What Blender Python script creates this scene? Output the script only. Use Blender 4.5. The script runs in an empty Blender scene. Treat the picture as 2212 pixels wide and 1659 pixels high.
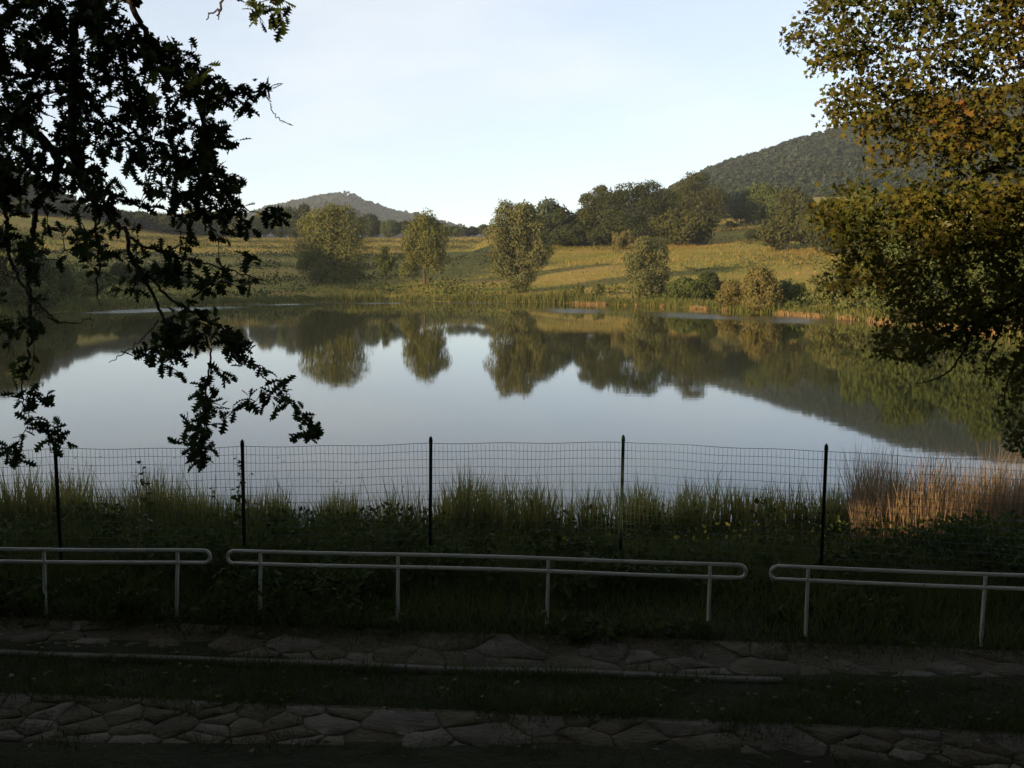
import bpy, math, random
import numpy as np
from mathutils import Matrix, Vector

# ------------------------------------------------------------------ camera, sky, sun, exposure
SC = bpy.context.scene
COL = SC.collection
FPX, PW, PH = 2171.0, 2212.0, 1659.0          # focal length measured on a 2212 px wide picture
EYE = 4.6                                      # eye height above the water
PITCH = math.atan((829.5 - 583.0) / FPX)
cam = bpy.data.cameras.new('camera')
cam.sensor_width = 36.0
cam.lens = 36.0 * FPX / PW
cam.clip_start, cam.clip_end = 0.1, 9000
camo = bpy.data.objects.new('camera', cam)
COL.objects.link(camo)
camo.location = (0, 0, EYE)
camo.rotation_euler = (math.pi / 2 - PITCH, 0, 0)
SC.camera = camo

SUN_EL = math.radians(11.0)
SX, SY = -0.80, -0.60                          # where the sun stands, seen from above
w = bpy.data.worlds.new('World')
SC.world = w
w.use_nodes = True
nt = w.node_tree
nt.nodes.clear()
sky = nt.nodes.new('ShaderNodeTexSky')
sky.sky_type = 'NISHITA'
sky.sun_disc = False
sky.sun_elevation = SUN_EL
sky.sun_rotation = math.atan2(SX, SY)
sky.air_density, sky.dust_density, sky.ozone_density = 0.7, 0.4, 1.2
tc = nt.nodes.new('ShaderNodeTexCoord')
mp = nt.nodes.new('ShaderNodeMapping')
mp.inputs['Scale'].default_value = (1.0, 1.0, 3.2)
mp.inputs['Location'].default_value = (2.7, 3.1, 0)
nz = nt.nodes.new('ShaderNodeTexNoise')
nz.inputs['Scale'].default_value = 3.1
nz.inputs['Detail'].default_value = 5.0
nz.inputs['Roughness'].default_value = 0.55
cr = nt.nodes.new('ShaderNodeValToRGB')
cr.color_ramp.elements[0].position = 0.44
cr.color_ramp.elements[1].position = 0.76
mx = nt.nodes.new('ShaderNodeMix')
mx.data_type = 'RGBA'
mul = nt.nodes.new('ShaderNodeMath')
mul.operation = 'MULTIPLY_ADD'
mul.inputs[1].default_value = 0.28
mul.inputs[2].default_value = 0.42
bg = nt.nodes.new('ShaderNodeBackground')
bg.inputs['Strength'].default_value = 0.10
wo = nt.nodes.new('ShaderNodeOutputWorld')
L = nt.links.new
L(tc.outputs['Generated'], mp.inputs['Vector']); L(mp.outputs['Vector'], nz.inputs['Vector'])
L(nz.outputs['Fac'], cr.inputs['Fac']); L(cr.outputs['Color'], mul.inputs[0])
L(mul.outputs[0], mx.inputs['Factor']); L(sky.outputs['Color'], mx.inputs['A'])
mx.inputs['B'].default_value = (4.5, 4.5, 4.42, 1)
L(mx.outputs['Result'], bg.inputs['Color']); L(bg.outputs[0], wo.inputs['Surface'])

sl = bpy.data.lights.new('sun', 'SUN')
sl.energy = 5.0
sl.angle = math.radians(0.6)
sl.color = (1.0, 0.68, 0.36)
so = bpy.data.objects.new('sun', sl)
COL.objects.link(so)
so.rotation_euler = Vector((-SX * math.cos(SUN_EL), -SY * math.cos(SUN_EL), -math.sin(SUN_EL))).to_track_quat('-Z', 'Y').to_euler()
so.location = (-40, -40, 60)

vs = SC.view_settings
vs.view_transform = 'Standard'
vs.look = 'None'
vs.exposure = 1.33
vs.gamma = 1.0
SC.cycles.use_denoising = True
SC.cycles.denoiser = 'OPENIMAGEDENOISE'
SC.cycles.max_bounces = 8
SC.cycles.diffuse_bounces = 2
SC.cycles.glossy_bounces = 3
SC.cycles.transmission_bounces = 3
SC.cycles.volume_bounces = 0
SC.cycles.transparent_max_bounces = 8
SC.cycles.caustics_reflective = False
SC.cycles.caustics_refractive = False

# ------------------------------------------------------------------ helpers
R = np.random.default_rng(7)
CP, SP = math.cos(PITCH), math.sin(PITCH)


def ray(px, py):
    u, v = px - PW / 2, PH / 2 - py
    return np.array([u, FPX * CP + v * SP, -FPX * SP + v * CP])


def at(px, py, y):
    """World point seen at a place of the photograph, y metres away."""
    r = ray(px, py)
    return r * (y / r[1]) + np.array([0, 0, EYE])


def proj(p):
    """Place of a world point in the photograph."""
    q = np.asarray(p, float) - np.array([0, 0, EYE])
    d = q[1] * CP - q[2] * SP
    return PW / 2 + FPX * q[0] / d, PH / 2 - FPX * (q[1] * SP + q[2] * CP) / d


def vnoise(x, y, s, seed=0):
    """Smooth value noise 0..1."""
    g = np.random.default_rng(seed).random((256, 256))
    fx, fy = np.asarray(x, float) / s + 1000, np.asarray(y, float) / s + 1000
    ix, iy = np.floor(fx).astype(int), np.floor(fy).astype(int)
    tx, ty = fx - ix, fy - iy
    tx, ty = tx * tx * (3 - 2 * tx), ty * ty * (3 - 2 * ty)
    a, b = g[ix % 256, iy % 256], g[(ix + 1) % 256, iy % 256]
    c, d = g[ix % 256, (iy + 1) % 256], g[(ix + 1) % 256, (iy + 1) % 256]
    return (a * (1 - tx) + b * tx) * (1 - ty) + (c * (1 - tx) + d * tx) * ty


def tag(o, label=None, cat=None, group=None, kind=None):
    if label: o['label'] = label
    if cat: o['category'] = cat
    if group: o['group'] = group
    if kind: o['kind'] = kind
    return o


def rawmesh(name, V, F, smooth=False):
    V = np.asarray(V, np.float32)
    F = np.asarray(F, np.int32)
    me = bpy.data.meshes.new(name)
    me.vertices.add(len(V)); me.vertices.foreach_set('co', V.ravel())
    k = F.shape[1]
    me.loops.add(F.size); me.loops.foreach_set('vertex_index', F.ravel())
    me.polygons.add(len(F)); me.polygons.foreach_set('loop_start', np.arange(0, F.size, k, dtype=np.int32))
    if smooth: me.polygons.foreach_set('use_smooth', np.ones(len(F), bool))
    me.update(calc_edges=True)
    return me


def link(name, me, mat=None, parent=None, loc=None):
    o = bpy.data.objects.new(name, me)
    if mat and not me.materials: me.materials.append(mat)
    COL.objects.link(o)
    if parent is not None: o.parent = parent
    if loc is not None: o.location = loc
    return o


def build(name, V, F, mat, parent=None, origin=(0, 0, 0), smooth=False):
    """One mesh object; V in world coordinates, stored relative to origin (the parent's place)."""
    V = np.asarray(V, float) - np.asarray(origin, float)
    o = link(name, rawmesh(name, V, F, smooth), mat, parent)
    if parent is None: o.location = origin
    return o


def empty(name, loc):
    o = bpy.data.objects.new(name, None)
    o.empty_display_size = 0.2
    COL.objects.link(o)
    o.location = loc
    return o


def join(parts):
    V, F, n = [], [], 0
    for v, f in parts:
        V.append(v); F.append(np.asarray(f) + n); n += len(v)
    return np.concatenate(V), np.concatenate(F)


def smooth_line(P, n=6):
    """Catmull-Rom through rows of P (any columns)."""
    P = np.asarray(P, float)
    Q = np.vstack([2 * P[0] - P[1], P, 2 * P[-1] - P[-2]])
    out = []
    for i in range(len(P) - 1):
        a, b, c, d = Q[i:i + 4]
        for t in np.linspace(0, 1, n, endpoint=False):
            out.append(0.5 * (2 * b + (c - a) * t + (2 * a - 5 * b + 4 * c - d) * t * t + (3 * b - a - 3 * c + d) * t ** 3))
    out.append(P[-1])
    return np.array(out)


def tube(P, rad, sides=6, closed=False, cap=True):
    """Triangulated tube along points P with radii."""
    P = np.asarray(P, float)
    n = len(P)
    rad = np.broadcast_to(np.asarray(rad, float), (n,))
    T = np.gradient(P, axis=0) if not closed else np.roll(P, -1, 0) - np.roll(P, 1, 0)
    T /= np.linalg.norm(T, axis=1)[:, None] + 1e-9
    up = np.array([0.13, 0.21, 0.97]) if abs(T[:, 2]).mean() < 0.8 else np.array([0.95, 0.3, 0.1])
    A = np.cross(T, up); A /= np.linalg.norm(A, axis=1)[:, None] + 1e-9
    B = np.cross(T, A)
    ang = np.arange(sides) * 2 * math.pi / sides
    V = P[:, None, :] + rad[:, None, None] * (np.cos(ang)[None, :, None] * A[:, None, :] + np.sin(ang)[None, :, None] * B[:, None, :])
    V = V.reshape(-1, 3)
    F = []
    m = n if closed else n - 1
    for i in range(m):
        i2 = (i + 1) % n
        for j in range(sides):
            j2 = (j + 1) % sides
            a, b, c, d = i * sides + j, i * sides + j2, i2 * sides + j2, i2 * sides + j
            F += [(a, b, c), (a, c, d)]
    if cap and not closed:
        V = np.vstack([V, P[0], P[-1]])
        for j in range(sides):
            j2 = (j + 1) % sides
            F += [(n * sides, j2, j), (n * sides + 1, (n - 1) * sides + j, (n - 1) * sides + j2)]
    return V, np.array(F, np.int32)


def boxmesh(c, h):
    c, h = np.asarray(c, float), np.asarray(h, float)
    V = np.array([[x, y, z] for x in (-1, 1) for y in (-1, 1) for z in (-1, 1)], float) * h + c
    Q = [(0, 1, 3, 2), (4, 6, 7, 5), (0, 4, 5, 1), (2, 3, 7, 6), (0, 2, 6, 4), (1, 5, 7, 3)]
    return V, np.array([t for q in Q for t in ((q[0], q[1], q[2]), (q[0], q[2], q[3]))], np.int32)


def unit(v):
    return v / (np.linalg.norm(v, axis=-1, keepdims=True) + 1e-9)


def rdir(n, rng=None):
    return unit((rng or R).normal(size=(n, 3)))


def frames(axis, normal):
    """axis -> local Y, normal -> local Z (made orthogonal). Returns (n,3,3) whose rows are X,Y,Z."""
    Y = unit(axis)
    Z = unit(normal - (normal * Y).sum(1, keepdims=True) * Y)
    X = np.cross(Y, Z)
    return np.stack([X, Y, Z], 1)


def stamp(TV, TF, P, FR, S):
    """Copies of a small template at points P with frames FR and scales S (n,) or (n,3)."""
    S = np.asarray(S, float)
    if S.ndim == 1: S = np.repeat(S[:, None], 3, 1)
    n, k = len(P), len(TV)
    V = np.einsum('kc,nc,ncd->nkd', TV, S, FR) + P[:, None, :]
    F = TF[None] + (np.arange(n) * k)[:, None, None]
    return V.reshape(-1, 3), F.reshape(-1, 3)


# leaf templates (Y along the leaf, X across, Z off the blade)
def lobed_leaf():
    s = [0.0, 0.13, 0.25, 0.31, 0.45, 0.51, 0.67, 0.72, 0.85, 0.90, 1.0]
    wd = [0.015, 0.04, 0.20, 0.07, 0.30, 0.085, 0.35, 0.10, 0.25, 0.09, 0.03]
    V, F = [], []
    for a, b in zip(s, wd):
        bend = -0.10 * a * a
        V += [(0, a, bend), (b, a + 0.03, bend + 0.25 * b), (-b, a + 0.03, bend + 0.25 * b)]
    for i in range(len(s) - 1):
        a = 3 * i
        F += [(a, a + 1, a + 4), (a, a + 4, a + 3), (a, a + 3, a + 5), (a, a + 5, a + 2)]
    return np.array(V, float), np.array(F, np.int32)


def star_leaf():
    pts = [(0, 0.02), (0.40, 0.02), (0.24, 0.24), (0.58, 0.46), (0.22, 0.54), (0, 1.0)]
    out = pts + [(-x, y) for x, y in pts[-2:0:-1]]
    V = [(0, 0.36, -0.03)] + [(x, y, 0.10 * abs(x) - 0.06 * y) for x, y in out]
    n = len(out)
    return np.array(V, float), np.array([(0, 1 + (i + 1) % n, 1 + i) for i in range(n)], np.int32)


def oval_leaf():
    out = [(0, 0), (0.22, 0.18), (0.30, 0.42), (0.20, 0.72), (0, 1.0), (-0.20, 0.72), (-0.30, 0.42), (-0.22, 0.18)]
    V = [(x, y, 0.2 * abs(x) - 0.12 * y * y) for x, y in out]
    return np.array(V, float), np.array([(0, 4, 1), (1, 4, 2), (2, 4, 3), (0, 7, 4), (7, 6, 4), (6, 5, 4)], np.int32)


OAK_V, OAK_F = lobed_leaf()
MAP_V, MAP_F = star_leaf()
OVL_V, OVL_F = oval_leaf()
TUF_V = np.array([(-0.5, 0.1, 0), (0.1, -0.5, 0.1), (0.5, 0.0, -0.05), (0.0, 0.5, 0.06)], float)
TUF_F = np.array([(0, 1, 2), (0, 2, 3)], np.int32)
# a blade: Z up, bends towards Y
BLD_V = np.array([(-0.5, 0, 0), (0.5, 0, 0), (-0.42, 0.09, 0.5), (0.42, 0.09, 0.5), (0, 0.34, 1.0)], float)
BLD_F = np.array([(0, 1, 3), (0, 3, 2), (2, 3, 4)], np.int32)


def blades(P, hgt, wid, lean=0.2, rng=None):
    """Upright blades: heights, widths (arrays), lean = spread of the tilt."""
    rng = rng or R
    n = len(P)
    a = rng.uniform(0, 2 * math.pi, n)
    Y = np.stack([np.cos(a), np.sin(a), np.zeros(n)], 1)
    Z = unit(np.stack([rng.normal(0, lean, n), rng.normal(0, lean, n), np.ones(n)], 1))
    Y = unit(Y - (Y * Z).sum(1, keepdims=True) * Z)
    X = np.cross(Y, Z)
    return stamp(BLD_V, BLD_F, P, np.stack([X, Y, Z], 1), np.stack([wid, hgt * 0.8, hgt], 1))


# ------------------------------------------------------------------ materials
def newmat(name):
    m = bpy.data.materials.new(name)
    m.use_nodes = True
    n = m.node_tree
    n.nodes.clear()
    o = n.nodes.new('ShaderNodeOutputMaterial')
    return m, n, o


def ramp(n, cols, pos=None):
    r = n.nodes.new('ShaderNodeValToRGB')
    e = r.color_ramp.elements
    while len(e) < len(cols): e.new(0.5)
    for i, c in enumerate(cols):
        e[i].position = pos[i] if pos else i / max(1, len(cols) - 1)
        e[i].color = (*c, 1)
    return r


def leafmat(name, cols, trans=0.3, rough=0.6, pos=None, patch=None):
    """Foliage: each leaf takes its own colour from the list; a share of the light passes through."""
    m, n, o = newmat(name)
    g = n.nodes.new('ShaderNodeNewGeometry')
    fac = g.outputs['Random Per Island']
    if patch:
        t = n.nodes.new('ShaderNodeTexCoord')
        z = n.nodes.new('ShaderNodeTexNoise'); z.inputs['Scale'].default_value = patch
        n.links.new(t.outputs['Object'], z.inputs['Vector'])
        a = n.nodes.new('ShaderNodeMath'); a.operation = 'MULTIPLY_ADD'
        a.inputs[1].default_value = 0.45; n.links.new(fac, a.inputs[0])
        b = n.nodes.new('ShaderNodeMath'); b.operation = 'MULTIPLY_ADD'
        b.inputs[1].default_value = 1.5; b.inputs[2].default_value = -0.5
        n.links.new(z.outputs['Fac'], b.inputs[0]); n.links.new(b.outputs[0], a.inputs[2])
        fac = a.outputs[0]
    r = ramp(n, cols, pos)
    n.links.new(fac, r.inputs['Fac'])
    p = n.nodes.new('ShaderNodeBsdfPrincipled')
    p.inputs['Roughness'].default_value = rough
    p.inputs['Specular IOR Level'].default_value = 0.08
    n.links.new(r.outputs['Color'], p.inputs['Base Color'])
    if trans > 0:
        tr = n.nodes.new('ShaderNodeBsdfTranslucent')
        n.links.new(r.outputs['Color'], tr.inputs['Color'])
        mxs = n.nodes.new('ShaderNodeMixShader')
        mxs.inputs['Fac'].default_value = trans
        n.links.new(p.outputs[0], mxs.inputs[1]); n.links.new(tr.outputs[0], mxs.inputs[2])
        n.links.new(mxs.outputs[0], o.inputs['Surface'])
    else:
        n.links.new(p.outputs[0], o.inputs['Surface'])
    return m


def noisemat(name, cols, scale, rough=0.9, bump=0.0, bscale=None, pos=None, detail=8, coord='Object', spec=0.3, stretch=None):
    m, n, o = newmat(name)
    t = n.nodes.new('ShaderNodeTexCoord')
    vec = t.outputs[coord]
    if stretch:
        mpn = n.nodes.new('ShaderNodeMapping'); mpn.inputs['Scale'].default_value = stretch
        n.links.new(vec, mpn.inputs['Vector']); vec = mpn.outputs['Vector']
    z = n.nodes.new('ShaderNodeTexNoise')
    z.inputs['Scale'].default_value = scale; z.inputs['Detail'].default_value = detail; z.inputs['Roughness'].default_value = 0.65
    n.links.new(vec, z.inputs['Vector'])
    r = ramp(n, cols, pos or [0.3 + 0.4 * i / max(1, len(cols) - 1) for i in range(len(cols))])
    n.links.new(z.outputs['Fac'], r.inputs['Fac'])
    p = n.nodes.new('ShaderNodeBsdfPrincipled')
    p.inputs['Roughness'].default_value = rough
    p.inputs['Specular IOR Level'].default_value = spec
    n.links.new(r.outputs['Color'], p.inputs['Base Color'])
    if bump:
        z2 = n.nodes.new('ShaderNodeTexNoise'); z2.inputs['Scale'].default_value = bscale or scale * 4; z2.inputs['Detail'].default_value = 6
        n.links.new(vec, z2.inputs['Vector'])
        b = n.nodes.new('ShaderNodeBump'); b.inputs['Strength'].default_value = bump; b.inputs['Distance'].default_value = 0.05
        n.links.new(z2.outputs['Fac'], b.inputs['Height']); n.links.new(b.outputs['Normal'], p.inputs['Normal'])
    n.links.new(p.outputs[0], o.inputs['Surface'])
    return m


M = {}
M['bark'] = noisemat('bark', [(0.035, 0.027, 0.02), (0.09, 0.07, 0.05)], 14, bump=0.6, stretch=(1, 1, 0.25))
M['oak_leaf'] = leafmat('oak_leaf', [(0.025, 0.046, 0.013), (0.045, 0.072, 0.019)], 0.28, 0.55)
M['maple_leaf'] = leafmat('maple_leaf', [(0.046, 0.066, 0.015), (0.078, 0.090, 0.020), (0.12, 0.108, 0.024), (0.155, 0.092, 0.027), (0.18, 0.075, 0.033)],
                          0.42, 0.6, pos=[0, 0.35, 0.62, 0.85, 1.0], patch=0.9)
M['willow'] = leafmat('willow_leaf', [(0.078, 0.090, 0.027), (0.105, 0.112, 0.040)], 0.16, 0.85)
M['willow_warm'] = leafmat('willow_warm_leaf', [(0.088, 0.086, 0.028), (0.125, 0.110, 0.042)], 0.16, 0.85)
M['willow_grey'] = leafmat('willow_grey_leaf', [(0.076, 0.086, 0.034), (0.100, 0.106, 0.047)], 0.16, 0.85)
M['dark_tree'] = leafmat('dark_tree_leaf', [(0.024, 0.034, 0.011), (0.037, 0.046, 0.015)], 0.10, 0.85)
M['green_tree'] = leafmat('green_tree_leaf', [(0.042, 0.062, 0.018), (0.065, 0.082, 0.024)], 0.10, 0.85)
M['warm_tree'] = leafmat('warm_tree_leaf', [(0.034, 0.042, 0.013), (0.052, 0.055, 0.017)], 0.10, 0.85)
M['blue_tree'] = leafmat('blue_tree_leaf', [(0.045, 0.068, 0.042), (0.07, 0.09, 0.055)], 0.2, 0.6)
M['hill_wood'] = leafmat('hill_wood', [(0.015, 0.025, 0.017), (0.024, 0.036, 0.022), (0.034, 0.042, 0.025)], 0.1, 0.9, patch=0.018)
M['west_wood'] = leafmat('shade_tinted_wood', [(0.010, 0.015, 0.009), (0.017, 0.023, 0.013)], 0.05, 0.9)  # darker leaf colour stands in for shade on the western hill
M['grass'] = leafmat('grass_blade', [(0.045, 0.072, 0.017), (0.075, 0.10, 0.024), (0.115, 0.105, 0.038)], 0.3, 0.6)
M['lawn'] = leafmat('lawn_blade', [(0.035, 0.060, 0.014), (0.06, 0.08, 0.02)], 0.3, 0.5)
M['weed'] = leafmat('weed_leaf', [(0.030, 0.055, 0.014), (0.055, 0.082, 0.022), (0.08, 0.085, 0.026)], 0.25, 0.7)
M['dry_weed'] = leafmat('dry_weed', [(0.17, 0.115, 0.045), (0.20, 0.145, 0.055), (0.155, 0.135, 0.040)], 0.16, 0.85)
M['meadow_blade'] = leafmat('meadow_blade', [(0.16, 0.145, 0.028), (0.22, 0.175, 0.04), (0.14, 0.14, 0.03)], 0.3, 0.7)
M['reed'] = leafmat('reed_blade', [(0.13, 0.18, 0.045), (0.24, 0.24, 0.065), (0.33, 0.25, 0.10)], 0.4, 0.6)
M['reed_far'] = leafmat('far_reed_blade', [(0.06, 0.082, 0.022), (0.09, 0.105, 0.03), (0.125, 0.115, 0.038)], 0.3, 0.6)
M['straw'] = leafmat('straw_blade', [(0.26, 0.17, 0.08), (0.22, 0.17, 0.08)], 0.3, 0.7)
M['brown_reed'] = leafmat('brown_reed_blade', [(0.22, 0.155, 0.10), (0.29, 0.21, 0.15), (0.16, 0.15, 0.06)], 0.4, 0.7)
M['vine'] = leafmat('vine_leaf', [(0.045, 0.075, 0.018), (0.075, 0.10, 0.025)], 0.4, 0.5)
M['litter'] = leafmat('leaf_litter', [(0.10, 0.07, 0.04), (0.18, 0.15, 0.11), (0.12, 0.09, 0.03)], 0.1, 0.8)
M['stone'] = noisemat('flagstone', [(0.035, 0.030, 0.016), (0.080, 0.070, 0.048), (0.135, 0.12, 0.09)], 1.9, bump=0.5, bscale=22, coord='Object', rough=0.85)
M['stone_moss'] = noisemat('flagstone_mossy', [(0.030, 0.026, 0.010), (0.055, 0.045, 0.022), (0.11, 0.095, 0.066)], 1.7, bump=0.5, bscale=22, rough=0.9)
M['concrete'] = noisemat('kerb_concrete', [(0.04, 0.038, 0.025), (0.095, 0.09, 0.068)], 6, bump=0.4, bscale=40)
M['soil'] = noisemat('path_soil', [(0.028, 0.022, 0.011), (0.055, 0.043, 0.020), (0.036, 0.036, 0.013)], 3, bump=0.6, bscale=18)
M['rail'] = noisemat('rail_paint', [(0.17, 0.11, 0.07), (0.50, 0.53, 0.46), (0.60, 0.62, 0.56)], 7, rough=0.42, bump=0.08, bscale=30, spec=0.5, pos=[0.3, 0.36, 0.7])
M['fence'] = noisemat('fence_green_paint', [(0.010, 0.022, 0.016), (0.018, 0.034, 0.025)], 9, rough=0.5)
M['wire'] = noisemat('fence_wire', [(0.018, 0.038, 0.034), (0.03, 0.055, 0.048)], 9, rough=0.5)


def ground_material():
    """Meadow on the slopes (green and tan patches), dark soil and turf near the camera."""
    m, n, o = newmat('meadow_ground')
    t = n.nodes.new('ShaderNodeTexCoord')
    mpn = n.nodes.new('ShaderNodeMapping'); mpn.inputs['Scale'].default_value = (0.5, 1.0, 1.0)
    n.links.new(t.outputs['Object'], mpn.inputs['Vector'])
    a = n.nodes.new('ShaderNodeTexNoise'); a.inputs['Scale'].default_value = 0.09; a.inputs['Detail'].default_value = 6
    n.links.new(mpn.outputs['Vector'], a.inputs['Vector'])
    f = n.nodes.new('ShaderNodeTexNoise'); f.inputs['Scale'].default_value = 1.1; f.inputs['Detail'].default_value = 8; f.inputs['Roughness'].default_value = 0.7
    n.links.new(t.outputs['Object'], f.inputs['Vector'])
    r = ramp(n, [(0.130, 0.130, 0.025), (0.20, 0.163, 0.036), (0.23, 0.16, 0.055)], [0.38, 0.55, 0.70])
    n.links.new(a.outputs['Fac'], r.inputs['Fac'])
    r2 = ramp(n, [(0.55, 0.6, 0.5), (1.25, 1.2, 1.2)], [0.3, 0.7])
    n.links.new(f.outputs['Fac'], r2.inputs['Fac'])
    mm = n.nodes.new('ShaderNodeMix'); mm.data_type = 'RGBA'; mm.blend_type = 'MULTIPLY'; mm.inputs['Factor'].default_value = 1
    n.links.new(r.outputs['Color'], mm.inputs['A']); n.links.new(r2.outputs['Color'], mm.inputs['B'])
    # soil and turf on the near bank
    s = n.nodes.new('ShaderNodeSeparateXYZ'); n.links.new(t.outputs['Object'], s.inputs[0])
    mr = n.nodes.new('ShaderNodeMapRange'); mr.inputs[1].default_value = 20; mr.inputs[2].default_value = 40
    n.links.new(s.outputs['Y'], mr.inputs[0])
    r3 = ramp(n, [(0.020, 0.020, 0.009), (0.030, 0.036, 0.012)], [0.35, 0.65])
    n.links.new(f.outputs['Fac'], r3.inputs['Fac'])
    m2 = n.nodes.new('ShaderNodeMix'); m2.data_type = 'RGBA'
    n.links.new(mr.outputs[0], m2.inputs['Factor']); n.links.new(r3.outputs['Color'], m2.inputs['A']); n.links.new(mm.outputs['Result'], m2.inputs['B'])
    p = n.nodes.new('ShaderNodeBsdfPrincipled'); p.inputs['Roughness'].default_value = 0.95; p.inputs['Specular IOR Level'].default_value = 0.1
    n.links.new(m2.outputs['Result'], p.inputs['Base Color'])
    b = n.nodes.new('ShaderNodeBump'); b.inputs['Strength'].default_value = 0.8; b.inputs['Distance'].default_value = 0.35
    n.links.new(f.outputs['Fac'], b.inputs['Height']); n.links.new(b.outputs['Normal'], p.inputs['Normal'])
    n.links.new(p.outputs[0], o.inputs['Surface'])
    return m


def water_material(patches):
    """Calm dark water; a breeze roughens the listed patches (x, y, rx, ry, turn)."""
    m, n, o = newmat('lake_water')
    t = n.nodes.new('ShaderNodeTexCoord')
    s = n.nodes.new('ShaderNodeSeparateXYZ'); n.links.new(t.outputs['Object'], s.inputs[0])

    def ma(op, a, b=None, c=None):
        q = n.nodes.new('ShaderNodeMath'); q.operation = op
        for i, v in enumerate((a, b, c)):
            if v is None: continue
            if isinstance(v, (int, float)): q.inputs[i].default_value = v
            else: n.links.new(v, q.inputs[i])
        return q.outputs[0]
    wob = n.nodes.new('ShaderNodeTexNoise'); wob.inputs['Scale'].default_value = 0.35; wob.inputs['Detail'].default_value = 3
    n.links.new(t.outputs['Object'], wob.inputs['Vector'])
    mask = None
    for (cx, cy, rx, ry, an) in patches:
        c_, s_ = math.cos(an), math.sin(an)
        dx, dy = ma('SUBTRACT', s.outputs['X'], cx), ma('SUBTRACT', s.outputs['Y'], cy)
        u = ma('DIVIDE', ma('ADD', ma('MULTIPLY', dx, c_), ma('MULTIPLY', dy, s_)), rx)
        v = ma('DIVIDE', ma('SUBTRACT', ma('MULTIPLY', dy, c_), ma('MULTIPLY', dx, s_)), ry)
        d = ma('ADD', ma('MULTIPLY', u, u), ma('MULTIPLY', v, v))
        d = ma('MULTIPLY_ADD', wob.outputs['Fac'], 1.2, d)
        k = n.nodes.new('ShaderNodeMapRange'); k.inputs[1].default_value = 1.85; k.inputs[2].default_value = 0.9
        n.links.new(d, k.inputs[0])
        mask = k.outputs[0] if mask is None else ma('MAXIMUM', mask, k.outputs[0])
    p = n.nodes.new('ShaderNodeBsdfPrincipled')
    p.inputs['Base Color'].default_value = (0.022, 0.024, 0.011, 1)
    p.inputs['IOR'].default_value = 1.333
    n.links.new(ma('MULTIPLY_ADD', mask, 0.16, 0.03), p.inputs['Roughness'])
    mpn = n.nodes.new('ShaderNodeMapping'); mpn.inputs['Scale'].default_value = (0.5, 1.6, 1)
    n.links.new(t.outputs['Object'], mpn.inputs['Vector'])
    z = n.nodes.new('ShaderNodeTexNoise'); z.inputs['Scale'].default_value = 1.3; z.inputs['Detail'].default_value = 4
    n.links.new(mpn.outputs['Vector'], z.inputs['Vector'])
    b = n.nodes.new('ShaderNodeBump'); b.inputs['Distance'].default_value = 0.02
    n.links.new(ma('MULTIPLY_ADD', mask, 0.3, 0.03), b.inputs['Strength'])
    n.links.new(z.outputs['Fac'], b.inputs['Height']); n.links.new(b.outputs['Normal'], p.inputs['Normal'])
    n.links.new(p.outputs[0], o.inputs['Surface'])
    return m


# ------------------------------------------------------------------ terrain
LAKE = np.array([(-47, 17.5), (-51, 40), (-50, 65), (-48.5, 86), (-49.5, 97), (-49, 108), (-47, 120), (-43.5, 126), (-38, 132.5), (-30, 142),
                 (-17.7, 147), (-3, 145), (9, 138), (20, 126), (25.7, 113), (29.8, 100.6), (33, 90.6), (34.2, 84), (35, 76), (35.5, 66), (38, 50),
                 (37, 35), (33, 23), (26, 17.8), (12, 17.0), (5, 17.6), (-4, 17.1), (-14, 17.7), (-28, 17.2)], float)


def lake_dist(x, y):
    """Signed distance to the shore, positive on land."""
    x, y = np.asarray(x, float), np.asarray(y, float)
    best = np.full(x.shape, 1e9)
    inside = np.zeros(x.shape, bool)
    A, B = LAKE, np.roll(LAKE, -1, 0)
    for a, b in zip(A, B):
        e = b - a
        t = np.clip(((x - a[0]) * e[0] + (y - a[1]) * e[1]) / (e @ e), 0, 1)
        best = np.minimum(best, np.hypot(x - a[0] - t * e[0], y - a[1] - t * e[1]))
        cross = ((a[1] > y) != (b[1] > y)) & (x < (b[0] - a[0]) * (y - a[1]) / (b[1] - a[1] + 1e-12) + a[0])
        inside ^= cross
    return np.where(inside, -best, best)


KY = 0.09                                       # the paths run slightly towards the viewer on the right
NEAR_Y = [-200, -60, -20, 0, 3, 5.4, 6.3, 7.3, 8.3, 8.5, 9.5, 12.0, 14, 17.3]
NEAR_Z = [14, 7, 4.2, 3.0, 2.4, 1.55, 1.25, 1.25, 1.12, 1.08, 1.08, 1.0, 0.55, 0.03]


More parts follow.
